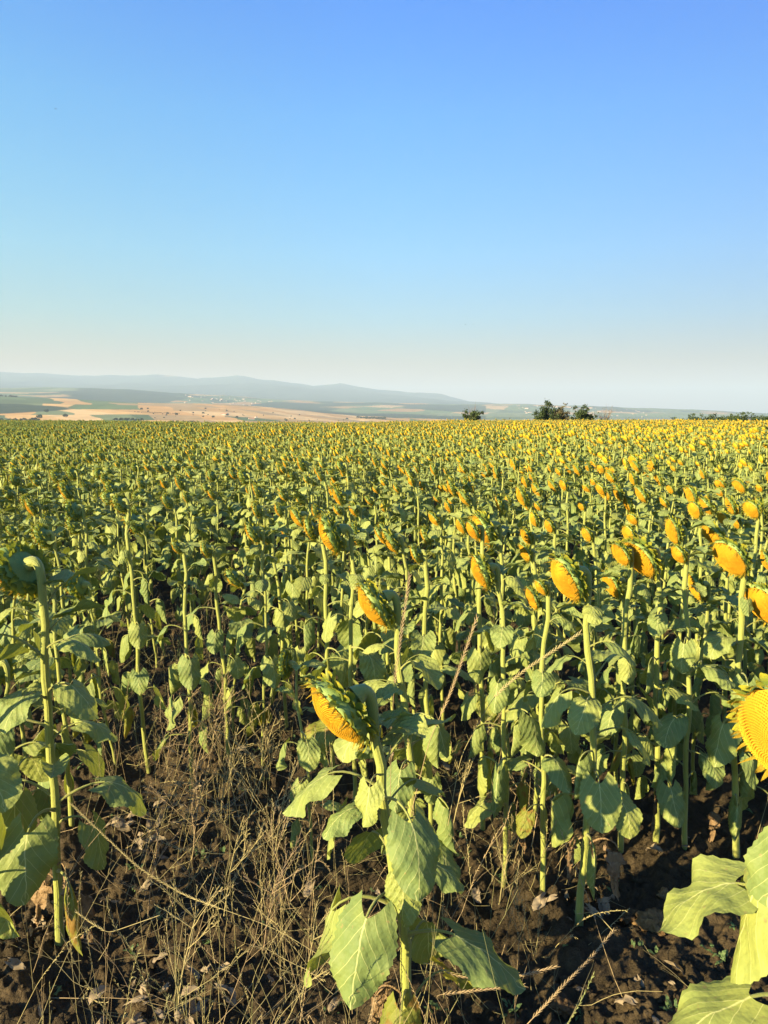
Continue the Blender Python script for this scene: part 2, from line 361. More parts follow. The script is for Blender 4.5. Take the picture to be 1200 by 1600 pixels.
# ------------------------------------------------------------------ flower head (local: face towards +Z, radius 1)
def head_parts(seed, lod=0):
    r = np.random.RandomState(seed); sides = (36, 16, 8)[lod]
    a = np.linspace(0, 2*PI, sides, endpoint=False)
    wob = 1+.035*np.sin(a*2+r.uniform(0, 6))+.02*np.sin(a*5+r.uniform(0, 6))
    back = MB()
    prof = [(.13, -.62), (.16, -.50), (.26, -.40), (.45, -.34), (.66, -.29), (.84, -.20), (.97, -.06), (1.0, .02), (.95, .07)]
    if lod: prof = prof[::2]
    rr = np.array([p[0] for p in prof]); zz = np.array([p[1] for p in prof])
    lump = 1+.05*r.randn(len(prof), sides)*(lod == 0)*(rr > .3)[:, None]
    P = np.stack([rr[:, None]*lump*np.cos(a)*wob, rr[:, None]*lump*np.sin(a)*wob, zz[:, None]*lump+0*a], -1)
    back.grid(P, None, 0, close=True)
    disc = MB()
    n = (7, 4, 3)[lod]; q = np.linspace(.0, .96, n); bulge = r.uniform(.36, .50)
    dz = lambda q_: .05+bulge*(1-q_**2)-.06*np.exp(-(q_/.22)**2)
    P = np.stack([q[:, None]*np.cos(a)*wob, q[:, None]*np.sin(a)*wob, dz(q)[:, None]+0*a], -1)
    UV = np.stack(np.broadcast_arrays(q[:, None], 0.35+0*a[None]) if lod == 0 else np.broadcast_arrays(q[:, None], .75+0*a[None]), -1)
    disc.grid(P, UV, 0, close=True)
    if lod == 0:                         # florets in their spiral
        N = 1500; i = np.arange(N)+.5; q = .95*np.sqrt(i/N); th = i*2.399963
        keep = r.rand(N) > .01; q, th = q[keep], th[keep]; N = len(q)
        wq = 1+.035*np.sin(th*2)+0*th
        C = np.stack([q*np.cos(th), q*np.sin(th), dz(q)], 1)
        er = np.stack([np.cos(th), np.sin(th), 0*th], 1); et = np.stack([-np.sin(th), np.cos(th), 0*th], 1)
        s = (.0185+.003*q); hgt = (.020+.020*q**2)*(.7+.6*r.rand(N))
        nrm = np.stack([2*bulge*q*np.cos(th), 2*bulge*q*np.sin(th), 1+0*q], 1); nrm /= np.linalg.norm(nrm, axis=1)[:, None]
        V = []
        for (x, y, z, g) in ((1, 0, 0, 1), (0, 1, 0, 1), (-1, 0, 0, 1), (0, -1, 0, 1), (.55, 0, 1, 1), (0, .55, 1, 1), (-.55, 0, 1, 1), (0, -.55, 1, 1)):
            V.append(C+er*(s*x)[:, None]+et*(s*y)[:, None]+nrm*(hgt*z)[:, None])
        V = np.stack(V, 1).reshape(-1, 3)
        fb = np.array([(0, 1, 5, 4), (1, 2, 6, 5), (2, 3, 7, 6), (3, 0, 4, 7), (4, 5, 6, 7)])
        Fc = (fb[None]+(np.arange(N)*8)[:, None, None]).reshape(-1, 4)
        uv = np.stack([np.repeat(q, 8), np.tile([0, 0, 0, 0, 1, 1, 1, 1], N)], 1)
        disc.add(V, Fc, uv, 0)
    br = MB()
    def blade(mb, th, r0, z0, ln, wd, e0, e1, nseg, tw=0, shape='ov'):
        t = np.linspace(0, 1, nseg); e = e0+(e1-e0)*t
        rp = r0+np.concatenate([[0], np.cumsum(np.cos(e[:-1])*ln/(nseg-1))]); zp = z0+np.concatenate([[0], np.cumsum(np.sin(e[:-1])*ln/(nseg-1))])
        ww = wd*(np.sin(PI*(t*.78+.2))**.9 if shape == 'ov' else (1-t**3)*.9); ww[-1] = wd*.04
        u = np.array([-1, 0, 1.]); er = np.array([math.cos(th), math.sin(th), 0]); et = np.array([-math.sin(th), math.cos(th), 0])
        cup = .3*wd
        Nx = -np.sin(e); Nz = np.cos(e)
        P = np.zeros((nseg, 3, 3))
        for j in range(3):
            off = -cup*(abs(u[j]))*(1 if tw >= 0 else -1)
            tl = tw*t
            P[:, j] = er*(rp+Nx*off)[:, None]+et*(u[j]*ww*np.cos(tl)+tl*ln*.25)[:, None]+np.array([0, 0, 1])*(zp+Nz*off+u[j]*ww*np.sin(tl))[:, None]
        UV = np.stack(np.broadcast_arrays(u[None]*.3, t[:, None]), -1)
        mb.grid(P, UV, 0)
    nb = (22, 15, 7)[lod]; ns = (6, 4, 3)[lod]
    rows = [(.62, -.30, .38, .14, -.75, .2), (.82, -.20, .32, .14, -.45, .6), (.95, -.04, .30, .11, .05, 1.2)]
    if lod == 2: rows = rows[1:]
    for k, (r0, z0, ln, wd, e0, e1) in enumerate(rows):
        for j in range(nb):
            th = (j+r.uniform(-.3, .3)+k*.4)/nb*2*PI
            blade(br, th, r0, z0, ln*r.uniform(.7, 1.3), wd*r.uniform(.8, 1.15)*(1, 1.3, 2.2)[lod], e0+r.uniform(-.5, .5), e1+r.uniform(-.8, .7), ns, r.uniform(-.6, .6))
    pt = MB(); npet = (44, 20, 8)[lod]
    for j in range(npet):
        th = (j+r.uniform(-.45, .45))/npet*2*PI
        blade(pt, th, .95, .05, r.uniform(.14, .44), r.uniform(.024, .058)*(1, 1.4, 2.5)[lod], r.uniform(.2, 1.3), r.uniform(.8, 2.6), (5, 3, 3)[lod], r.uniform(-1, 1), 'st')
    return back, disc, br, pt
HEADS = []
for k in range(6):
    b, d, r_, p = head_parts(40+k, 0)
    HEADS.append((b.mesh('flower_back', [M_BACK]), d.mesh('seed_disc', [M_DISC], smooth=False), r_.mesh('bract_ring', [M_BRACT]), p.mesh('petal_ring', [M_PETAL])))
BUD = head_parts(77, 0)
BUDM = (BUD[0].mesh('bud_back', [M_BACK]), BUD[2].mesh('bract_ring', [M_BRACT]))

# ------------------------------------------------------------------ a plant
def head_frame(phi, nod):
    """phi: degrees the face turns from straight left (-X) towards the camera; nod: degrees below horizontal."""
    p, n_ = R_(phi), R_(nod)
    fh = np.array([-math.cos(p), -math.sin(p), 0]); n = fh*math.cos(n_)+np.array([0, 0, -math.sin(n_)])
    return fh, n
def stem_points(C, fh, n, R, base, bow):
    """C: head centre relative to base(=origin)"""
    P3 = C-n*R*.56; P0 = C-fh*R*1.0+np.array([0, 0, -.95*R])
    d0 = P0.copy(); d0 /= np.linalg.norm(d0)
    P1 = P0+(d0*.6+np.array([0, 0, .5]))*R*.75; P2 = P3-n*R*.62+np.array([0, 0, .02*R])
    t = np.linspace(0, 1, 11)[:, None]
    neck = (1-t)**3*P0+3*(1-t)**2*t*P1+3*(1-t)*t*t*P2+t**3*P3
    s = np.linspace(0, 1, 14)[:-1, None]
    shaft = P0*s+bow*np.sin(s*PI)
    ph = (C[0]*37+C[2]*91) % 6.28
    shaft[:, 0] += .010*np.sin(s[:, 0]*9+ph)*s[:, 0]**.5; shaft[:, 1] += .008*np.sin(s[:, 0]*7+ph*2)*s[:, 0]**.5; shaft[:, 0] += .004*np.sin(s[:, 0]*23+ph); shaft[0, 2] -= .04
    return np.concatenate([shaft, neck]), 13
def stem_mb(pts, ns, r0, r1, R, sides=10):
    rad = np.concatenate([np.linspace(r0, r1, ns)*(1+.07*np.sin(np.arange(ns)*2.4+r0*900)), np.linspace(r1, max(r1*1.05, R*.19), len(pts)-ns)]); rad[0] *= 1.15; rad[-1] = max(rad[-1], .30*R); rad[-2] = max(rad[-2], .25*R); rad[-3] = max(rad[-3], .215*R)
    mb = MB(); mb.tube(pts, rad, sides); return mb
def leaf_plan(r, hgt, nl, dens_low=.22):
    out = []; az = r.uniform(0, 360)
    for k in range(nl):
        f = dens_low+(0.97-dens_low)*(k/(nl-1))
        az += 137.5+r.uniform(-25, 25)
        q = r.rand()
        if f < .45: sty = 'limp' if q < .5 else ('hang' if q < .85 else 'mid')
        elif f < .75: sty = 'hang' if q < .45 else ('mid' if q < .72 else 'limp')
        else: sty = 'mid' if q < .5 else ('up' if q < .8 else 'hang')
        size = (.75+.65*math.sin(PI*min(1, (f*1.05)**1.0))) if f < .8 else (.95-1.6*(f-.8))
        out.append((f, az, sty, size*r.uniform(.75, 1.15)))
    return out
def rot_to(n, spin=0):
    q = Vector(n).to_track_quat('Z', 'Y').to_matrix().to_4x4()
    return q@Matrix.Rotation(spin, 4, 'Z')
def shaft_at(pts, f):
    s = pts[:14]; z = f*13; i = min(int(z), 12); a = z-i
    return s[i]*(1-a)+s[i+1]*a

def place_head(root, C, n, R, hv, spin=0, look=None, name='flower_head'):
    HB = HEADS[hv % 6]
    M = Matrix.Translation(Vector(C))@rot_to(n, spin)@Matrix.Diagonal((R, R, R, 1))
    h = link(name, HB[0], root); h.matrix_local = M
    if look: h['label'] = look
    for nm, me in (('seed_disc', HB[1]), ('bract_ring', HB[2]), ('petal_ring', HB[3])): link(nm, me, h)
    return h
UP_FAN = 0
def sunflower(base, C, R, phi, nod, label, group, r, leaves=None, nl=14, bow=None, hv=None, r0=None, dead=0, low=.22, extra=None, lscale=1.0, budhead=False):
    base = np.asarray(base, float); Cl = np.asarray(C)-base
    root = empty('sunflower', base, label, 'sunflower', group)
    fh, n = head_frame(phi, nod)
    bow = np.array([r.uniform(-.02, .02), r.uniform(-.02, .02), 0]) if bow is None else np.array(bow)
    pts, ns = stem_points(Cl, fh, n, R, base, bow)
    r0 = (r0 or (.0105+.05*R))*.83; r1 = r0*.84
    link('stem', stem_mb(pts, ns, r0, r1, R, 12).mesh('stem', [M_STEM]), root)
    hv = r.randint(6) if hv is None else hv
    if budhead:
        h = link('flower_head', BUDM[0], root); h.matrix_local = Matrix.Translation(Vector(Cl))@rot_to(n, 1)@Matrix.Diagonal((R, R, R, 1))
        link('bract_ring', BUDM[1], h)
        b2 = link('bract_ring', BUDM[1], h); b2.matrix_local = Matrix.Rotation(1.1, 4, 'Z')@Matrix.Diagonal((.75, .75, 1.3, 1))
    else: place_head(root, Cl, n, R, hv, r.uniform(0, 6))
    plan = list(leaf_plan(r, Cl[2], nl+1, low)) if leaves is None else []
    plan = [(f, a, s, sz*lscale*.70) for f, a, s, sz in plan]
    for L in (leaves or []): plan.append(L)
    for L in (extra or []): plan.append((L[0], L[1], L[2], L[3]*.78)+tuple(L[4:]))
    for L in plan:
        f, az, sty, size = L[:4]
        k = L[4] if len(L) > 4 else r.randint(len(LIB[sty])); tilt = L[5] if len(L) > 5 else 0
        p = shaft_at(pts, f) if f <= 1 else pts[ns]
        rad_ = (r0*(1-f)+r1*f)*.8
        yel = f < .4 and r.rand() < .3
        me = LIB[sty][k % len(LIB[sty])][1 if yel else 0]
        az = R_(az)
        o = link('leaf', me, root)
        o.matrix_local = Matrix.Translation(Vector((p[0]+rad_*math.cos(az), p[1]+rad_*math.sin(az), p[2])))@Matrix.Rotation(az, 4, 'Z')@Matrix.Rotation(R_(tilt), 4, 'X')@Matrix.Diagonal((size, size*(1 if r.rand() < .5 else -1), size, 1))
        if yel: o['label'] = 'yellowing lower leaf'
    # small leafy bracts where the neck starts
    for k in range(3):
        az = r.uniform(-70, 70)+math.degrees(math.atan2(-fh[1], -fh[0])); p = pts[ns-1+k*2]
        o = link('leaf', LIB['up'][r.randint(7)][0], root); az = R_(az); s_ = r.uniform(.28, .5)
        o.matrix_local = Matrix.Translation(Vector(p))@Matrix.Rotation(az, 4, 'Z')@Matrix.Diagonal((s_, s_, s_, 1))
    for k in range(dead):
        az = r.uniform(0, 2*PI); f = r.uniform(.10, .26); p = shaft_at(pts, f); s_ = r.uniform(.8, 1.15)
        o = link('dead_leaf', DEADLIB[r.randint(5)], root)
        o.matrix_local = Matrix.Translation(Vector(p))@Matrix.Rotation(az, 4, 'Z')@Matrix.Diagonal((s_*.7, s_*.8, s_, 1))
        o['label'] = 'withered brown leaf hanging at the foot of the stem'
    return root
def stand(px, py, hx, hy, dy=0.0, base_xy=None):
    """foot seen at picture point (px,py), head at (hx,hy) in (almost) the same upright plane"""
    b = at_z(px, py, 0.0); c = at_y(hx, hy, b[1]+dy); return b, c

GN = 'sunflowers standing nearest the camera'
r = np.random.RandomState(11)
placed = []
def put(px, py, hx, hy, Rpx, phi, nod, label, dy=0.0, **kw):
    if px > 700: phi *= .55; nod *= .82
    b, c = stand(px, py, hx, hy, dy); dep = project(c)[2]
    R = Rpx/F*dep; b = b.copy(); b[2] = float(field_z(b[0], b[1]))
    placed.append((b[0], b[1]))
    return sunflower(b, c, R, phi, nod, label, GN, r, **kw)
# the plant in the middle, its leaves one by one
put(640, 1660, 531, 1112, 60, 26, 36, 'largest sunflower in the middle, its yellow head drooping left over the weedy gap', dy=-.05, hv=0, r0=.0215, dead=1, bow=(.02, 0, 0), lscale=1.02,
    leaves=[(.93, 20, 'up', .95, 1), (.99, -20, 'up', .55, 3), (.86, 185, 'mid', 1.0, 2), (.83, -65, 'hang', 1.1, 1), (.76, 170, 'hang', .9, 4), (.80, 40, 'mid', .8, 5),
            (.66, 120, 'hang', 1.0, 3), (.60, -15, 'mid', .75, 6), (.54, -118, 'hang', 1.3, 0), (.50, 190, 'hang', 1.35, 5), (.42, -22, 'mid', 1.35, 4), (.36, 60, 'hang', 1.0, 2), (.25, -100, 'hang', .9, 6), (.2, 30, 'mid', .9, 7), (.14, -60, 'mid', .9, 1), (.97, 80, 'up', .6, 2), (.90, -110, 'hang', .6, 5), (.78, -150, 'mid', .7, 6), (.72, 15, 'hang', .8, 0), (.88, 100, 'mid', .8, 8), (.63, -75, 'hang', .7, 2)])
put(648, 1420, 585, 945, 38, 12, 32, 'sunflower just behind the largest middle one, golden head above a branching leafy stem', hv=1, r0=.0190, dead=1,
    extra=[(.86, -50, 'mid', .95, 3), (.80, 190, 'mid', .85, 1), (.73, 200, 'up', .8, 2)])
put(95, 1470, 32, 890, 41, -20, 28, 'tall sunflower near the left edge showing the green back of its head', hv=2, r0=.0205, dead=3, lscale=.93,
    leaves=[(.97, 60, 'up', .95, 1), (.94, -170, 'mid', .8, 2), (.90, 10, 'up', .8, 4), (.86, -20, 'mid', .85, 1), (.84, 195, 'mid', 1.2, 3), (.74, -30, 'mid', .9, 5), (.72, -100, 'mid', .8, 0), (.64, -165, 'mid', 1.15, 4),
            (.60, 8, 'mid', .85, 6), (.52, -60, 'up', .8, 5), (.44, 190, 'mid', 1.25, 7), (.40, -95, 'hang', 1.35, 2), (.42, 10, 'mid', 1.2, 8), (.36, -15, 'hang', 1.0, 4), (.22, -50, 'limp', 1.2, 1), (.50, 110, 'mid', 1.0, 2)])
put(905, 1432, 886, 905, 37, 22, 33, 'sunflower at right with wide leafy stem, yellow head curving left, dry stalks around its foot', hv=3, r0=.0175, dead=2, bow=(.03, 0, 0),
    extra=[(.48, -95, 'hang', 1.25, 3), (.72, -160, 'hang', 1.1, 1), (.66, 10, 'mid', 1.3, 5)])
put(1025, 1318, 1000, 872, 33, 26, 38, 'sunflower right of the leafy one, orange seed face bent down over its bright thin stem', hv=4, r0=.0165, dead=1)
put(1150, 1332, 1141, 872, 31, 34, 38, 'sunflower near the right edge with large bare orange seed face tilted up left', hv=5, r0=.0175, dead=1)
b = at_z(1262, 1960); c = at_y(1246, 1154, b[1]+.02); placed.append((b[0], b[1])); b[2] = 0
sunflower(b, c, 92/F*project(c)[2], 34, 18, 'huge close sunflower cut by the right edge with bright yellow seed face', GN, r, hv=1, r0=.019,
    leaves=[(.80, 195, 'hang', 1.35, 2), (.70, 172, 'mid', 1.28, 0), (.54, 190, 'mid', 1.55, 4), (.88, -150, 'hang', 1.0, 4), (.60, 20, 'mid', 1.3, 3), (.45, 230, 'hang', 1.2, 1), (.35, 100, 'mid', 1.2, 2), (.93, 60, 'mid', .9, 1)])
put(787, 1372, 752, 893, 27, 5, 28, 'sunflower between the middle and right plants, small green rimmed head beside long dry stalks', hv=0, r0=.013, dead=1)
put(555, 1262, 517, 835, 32, 2, 24, 'sunflower behind the middle pair with narrow golden head edge on, its stem crossed by leaves', hv=2, r0=.0135)
put(797, 1215, 755, 829, 28, 14, 30, 'sunflower of a touching pair, larger bright head tilted left over a pale grooved stem', hv=3, r0=.013)
put(180, 1190, 121, 915, 22, -12, 10, 'short sunflower left of the weedy gap with fringed greenish head and kinked stem', hv=4, r0=.010, dead=1)
put(245, 1040, 208, 816, 19, -6, 30, 'slim sunflower at the back of the weedy gap, head hanging left on straight stem', hv=5, r0=.011)
put(365, 1140, 366, 903, 17, -8, 42, 'small sunflower right of the weedy gap with nodding green head close to its stem', hv=1, r0=.010)
put(490, 1340, 443, 1038, 21, -10, 5, 'stunted sunflower left of the big middle head, spiky green bud sticking out sideways', hv=0, r0=.0085, budhead=True, nl=9, lscale=.7)
put(410, 1190, 395, 832, 17, -5, 30, 'thin sunflower standing alone in the middle of the weedy gap', hv=2, r0=.010, nl=11)
put(1215, 1330, 1196, 945, 35, 34, 38, 'sunflower cut by the right edge, orange head half out of the picture above large leaves', hv=2, r0=.014)
put(28, 1400, -12, 1040, 30, -20, 20, 'low sunflower at the left edge with grey green leaves hanging beside the tall one', hv=3, r0=.011, lscale=1.1)
put(-75, 1560, -130, 900, 40, -20, 25, 'sunflower whose leaves reach in from beyond the left edge', hv=3, r0=.0145, lscale=1.2)
put(870, 1290, 832, 935, 18, 15, 25, 'narrow sunflower left of the leafy right one, head low among leaves', hv=4, r0=.010)
# next ones: placed from where their heads are seen
LIST = [
 (115,797,19,-8,'sunflower with two tone orange head standing up over the left rows'), (187,787,17,-12,'sunflower with dark green backed head beside the two tone orange one'),
 (261,783,13,-8,'small sunflower head over the left rows, behind the weedy gap'), (276,855,12,0,'low sunflower with small orange lip of seed, above the weedy gap'),
 (322,858,14,-8,'sunflower with green underside showing at the top of the weedy gap'), (413,836,16,-5,'sunflower with yellow fringed chin just right of the weedy gap'),
 (436,797,13,0,'sunflower with flat small head behind the fringed chin one'), (485,826,21,-8,'sunflower with dark leafy backed head touching the narrow golden one on its left'),
 (552,796,13,5,'sunflower peeping over the narrow golden head'), (598,840,14,14,'sunflower with thin orange head between the golden head and the green backed one'),
 (650,866,17,-14,'sunflower with shaggy green head hiding its seeds, above the branching one'), (739,829,18,18,'sunflower of the touching pair, the smaller orange face in front'),
 (720,822,14,16,'sunflower with small orange head left of the touching pair'), (822,838,15,26,'sunflower with upright orange seed face right of the touching pair'),
 (821,864,15,30,'sunflower with orange face bent nearly flat under the upright one'), (917,835,13,26,'small orange sunflower head behind the leafy right plant'),
 (858,822,12,24,'sunflower head leaning over the gap between the right plants'), (845,918,15,22,'sunflower head low at the left of the curving yellow head'),
 (970,866,22,26,'sunflower half hidden behind the bent orange seed face'), (982,834,15,28,'sunflower with small drooping face above the bent orange one'),
 (1060,866,17,12,'sunflower with flat yellow green rimmed head right of the bent orange face'), (1085,797,15,28,'sunflower with clean orange oval over the right rows'),
 (1130,810,13,28,'small sunflower just right of the clean orange oval'), (1174,796,17,30,'sunflower with orange face near the right edge of the rows'),
 (990,721,12,32,'round orange sunflower face standing above all the others far right'), (908,790,9,22,'tiny orange head behind the leafy right sunflower'),
 (938,765,11,26,'sunflower with raised orange face in the right rows'), (880,758,10,24,'sunflower with orange face up among the right rows, beside a shorter one'),
 (700,792,10,15,'sunflower with slanted orange head before the touching pair'), (642,752,9,12,'sunflower with golden head in the middle rows'),
 (500,745,8,2,'lone golden head in the middle of the rows'), (468,720,8,5,'highest orange head left of the middle rows'),
]
foot_ok = []
for k, (hx, hy, Rp, phi, lab) in enumerate(LIST):
    zc = 1.27+.05*r.randn()+(0.12 if Rp > 16 else 0)
    if hy < 760: zc = 1.42
    if phi > 8: phi = 8+(phi-8)*.35
    c = at_z(hx, hy, zc); dep = project(c)[2]; R = min(.11, Rp/F*dep*.88)
    fh, n = head_frame(phi, 33)
    bx, by = c[0]-fh[0]*R*.9+r.uniform(0, .08), c[1]+r.uniform(-.05, .05)
    z = float(field_z(bx, by)); placed.append((bx, by))
    sunflower((bx, by, z), c, R, phi, 20+12*r.rand(), lab, GN, r, nl=13, r0=.0125*(.8+.02*Rp), low=.25, lscale=.82)

# ------------------------------------------------------------------ plants of the rows: prototypes with parts, then copies
def proto_mid(seed):
    r = np.random.RandomState(seed); R = r.uniform(.045, .080); phi = r.uniform(-7, 9); nod = r.uniform(18, 44); Hh = r.uniform(1.18, 1.38)
    fh, n = head_frame(phi, nod); C = np.array([fh[0]*R+r.uniform(-.07, .03), r.uniform(-.04, .04), Hh])
    pts, ns = stem_points(C, fh, n, R, None, np.array([r.uniform(-.03, .03), r.uniform(-.03, .03), 0]))
    st = stem_mb(pts, ns, .012, .0085, R, 7).mesh('stem', [M_STEM])
    fo = MB()
    for f, az, sty, size in leaf_plan(r, Hh, 15, .2):
        p = shaft_at(pts, f); az = R_(az); src = LIBLO[sty][r.randint(len(LIBLO[sty]))]; size *= .70
        append_mb(fo, src, Matrix.Translation(Vector(p))@Matrix.Rotation(az, 4, 'Z')@Matrix.Diagonal((size, size, size, 1)))
    for k in range(3):
        p = pts[ns-1+k*2]; az = r.uniform(-1.4, 1.4); s_ = r.uniform(.3, .55)
        append_mb(fo, LIBLO['up'][r.randint(7)], Matrix.Translation(Vector(p))@Matrix.Rotation(az, 4, 'Z')@Matrix.Diagonal((s_, s_, s_, 1)))
    return dict(stem=st, foliage=fo.mesh('foliage', [M_LEAF, M_STEM]), C=C, n=n, R=R)
PM = [proto_mid(500+k) for k in range(12)]
GR = 'sunflowers in the rows behind the nearest ones'
cache = {}
def row_plant(x, y, k, rz, s, label):
    p = PM[k]
    if k not in cache:
        root = empty('sunflower', (0, 0, 0), label, 'sunflower', GR)
        link('stem', p['stem'], root); link('foliage', p['foliage'], root); place_head(root, p['C'], p['n'], p['R'], k, k)
        cache[k] = root
    else:
        src = cache[k]; root = src.copy(); sc.collection.objects.link(root)
        for ch in src.children:
            c = ch.copy(); sc.collection.objects.link(c); c.parent = root
            for g in ch.children:
                d = g.copy(); sc.collection.objects.link(d); d.parent = c
    root.location = (x, y, float(field_z(x, y))); root.rotation_euler = (r.uniform(-.05, .05), r.uniform(-.05, .05), rz); root.scale = (s, s, s*r.uniform(.93, 1.06))
    root['label'] = label
    return root
rows = []
RA = R_(14); cr, sr = math.cos(RA), math.sin(RA)
for i in range(-290, 291):
    for j in range(0, 560):
        x0, y0 = i*.62, j*.30
        rows.append((x0, y0))
rows = np.array(rows); rs = np.random.RandomState(3)
rows = rows+np.stack([rs.normal(0, .17, len(rows)), rs.uniform(-.22, .22, len(rows))], 1)
rows = np.stack([rows[:, 0]*cr-rows[:, 1]*sr+8, rows[:, 0]*sr+rows[:, 1]*cr-12], 1)
rad = np.hypot(rows[:, 0], rows[:, 1])
FIELD_END = 152
keep = (rad < FIELD_END) & (rows[:, 1] > 1.2) & (np.abs(rows[:, 0]) < rows[:, 1]*.66+2.5) & (rs.rand(len(rows)) > .06)
rows = rows[keep]; rad = rad[keep]; o_ = np.argsort(rad); rows = rows[o_]; rad = rad[o_]
def gap(px, py):
    if 190 < px < 455 and py > 1010+.25*abs(px-320): return True
    if py > 1330: return True
    if 870 < px < 1180 and py > 1290: return True
    if 130 < px < 560 and py > 1190: return True
    return False
P0 = np.array(placed); far_pts = []; n_row = 0
for (x, y), d in zip(rows, rad):
    if d < 7:
        if np.min(np.hypot(P0[:, 0]-x, P0[:, 1]-y)) < (.30 if d > 3.6 else .36): continue
        px, py, _ = project((x, y, 0))
        if gap(px, py) or px < -260 or px > 1460: continue
        if d < 2.7: continue
    px = CX+F*x/(y*cp+1*sp)
    if n_row < 252 and -70 < px < 1270:
        k = rs.randint(12); side = 'left' if px < 400 else ('middle' if px < 800 else 'right')
        lab = {'left': 'sunflower of the dense left rows, its head mostly showing the green back',
               'middle': 'sunflower of the dense middle rows with golden edge of its nodding head',
               'right': 'sunflower of the dense right rows with orange seed face turned left'}[side]
        lab = lab.replace('dense', 'front' if d < 6.2 else ('next' if d < 8.2 else 'dense'))
        row_plant(x, y, k, R_(rs.normal(0, 9)), rs.uniform(.88, 1.08), lab); n_row += 1
        LAST = d
    else: far_pts.append((x, y, d))
print('row plants', n_row, 'to', LAST, 'far', len(far_pts))

# ------------------------------------------------------------------ the rest of the field: one object
def proto_far(seed, lod):
    r = np.random.RandomState(seed); R = r.uniform(.040, .078); phi = r.uniform(-7, 11); nod = r.uniform(18, 48); Hh = r.uniform(1.15, 1.40)
    fh, n = head_frame(phi, nod); C = np.array([fh[0]*R, 0, Hh]); mb = MB()
    pts, ns = stem_points(C, fh, n, R, None, np.array([r.uniform(-.03, .03), 0, 0]))
    if lod: pts = pts[[0, 7, 13, 18, 23]]
    mb.tube(pts, np.linspace(.012, .009, len(pts)), 5-lod, mat=1)
    b_, d_, r_, p_ = head_parts(seed, 1+lod)
    M = Matrix.Translation(Vector(C))@rot_to(n)@Matrix.Diagonal((R, R, R, 1))
    append_mb(mb, b_, M, 2); append_mb(mb, d_, M, 3); append_mb(mb, r_, M, 4); append_mb(mb, p_, M, 5)
    full = proto_stem = stem_points(C, fh, n, R, None, np.zeros(3))[0]
    for f, az, sty, size in leaf_plan(r, Hh, 14 if not lod else 11, .2 if not lod else .4):
        p = shaft_at(full, f); az = R_(az); lib = (LIBLO if not lod else TINY)[sty]; src = lib[r.randint(len(lib))]; size *= .74 if not lod else .92
        append_mb(mb, src, Matrix.Translation(Vector(p))@Matrix.Rotation(az, 4, 'Z')@Matrix.Diagonal((size, size, size, 1)), None)
    # matmap None keeps 0 (leaf) / 1 (stem)
    return mb.mesh('far_sunflower', [M_LEAF, M_STEM, M_BACK, M_DISC, M_BRACT, M_PETAL])
NV = 10
protos = {0: [bpy.data.objects.new('sunflower_kind', proto_far(700+k, 0)) for k in range(NV)],
          1: [bpy.data.objects.new('sunflower_kind', proto_far(800+k, 1)) for k in range(NV)]}
far = np.array(far_pts); nf = len(far)
me = bpy.data.meshes.new('sunflower_field')
me.vertices.add(nf); me.vertices.foreach_set('co', np.stack([far[:, 0], far[:, 1], field_z(far[:, 0], far[:, 1])], 1).ravel())
def attr(nm, typ, dat, key='value'):
    a = me.attributes.new(nm, typ, 'POINT'); a.data.foreach_set(key, dat)
leftness = np.clip(-far[:, 0]/np.maximum(far[:, 2], 1), -1, 1)
attr('kind', 'INT', (rs.randint(0, NV, nf)+np.where(far[:, 2] > 34, NV, 0)).astype(np.int32))
rot = np.stack([rs.normal(0, .05, nf), rs.normal(0, .05, nf), rs.normal(0, .16, nf)], 1)
attr('turn', 'FLOAT_VECTOR', rot.ravel(), 'vector')
hvar = 1+.09*fbm(far[:, 0]/9, far[:, 1]/14, 3, 21)
attr('size', 'FLOAT', np.clip(rs.normal(.98, .07, nf)*hvar, .75, 1.2))
fo = link('sunflower_field', me); tag(fo, 'dense field of sunflowers running back to the crest of the hill', None, None, 'stuff')
ng = bpy.data.node_groups.new('field_of_sunflowers', 'GeometryNodeTree')
ng.interface.new_socket('Geometry', in_out='INPUT', socket_type='NodeSocketGeometry'); ng.interface.new_socket('Geometry', in_out='OUTPUT', socket_type='NodeSocketGeometry')
gi, go = ng.nodes.new('NodeGroupInput'), ng.nodes.new('NodeGroupOutput')
join = ng.nodes.new('GeometryNodeJoinGeometry')
for o in reversed(protos[0]+protos[1]):           # Join stacks its links newest first
    oi = ng.nodes.new('GeometryNodeObjectInfo'); oi.inputs['Object'].default_value = o
    g2 = ng.nodes.new('GeometryNodeGeometryToInstance'); ng.links.new(oi.outputs['Geometry'], g2.inputs[0]); ng.links.new(g2.outputs[0], join.inputs[0])
iop = ng.nodes.new('GeometryNodeInstanceOnPoints'); iop.inputs['Pick Instance'].default_value = True
def na(nm, typ):
    x = ng.nodes.new('GeometryNodeInputNamedAttribute'); x.data_type = typ; x.inputs['Name'].default_value = nm; return x.outputs['Attribute']
e2r = ng.nodes.new('FunctionNodeEulerToRotation'); ng.links.new(na('turn', 'FLOAT_VECTOR'), e2r.inputs[0])
ng.links.new(gi.outputs[0], iop.inputs['Points']); ng.links.new(join.outputs[0], iop.inputs['Instance'])
ng.links.new(na('kind', 'INT'), iop.inputs['Instance Index']); ng.links.new(e2r.outputs[0], iop.inputs['Rotation']); ng.links.new(na('size', 'FLOAT'), iop.inputs['Scale'])
ng.links.new(iop.outputs[0], go.inputs[0])
md = fo.modifiers.new('plants', 'NODES'); md.node_group = ng

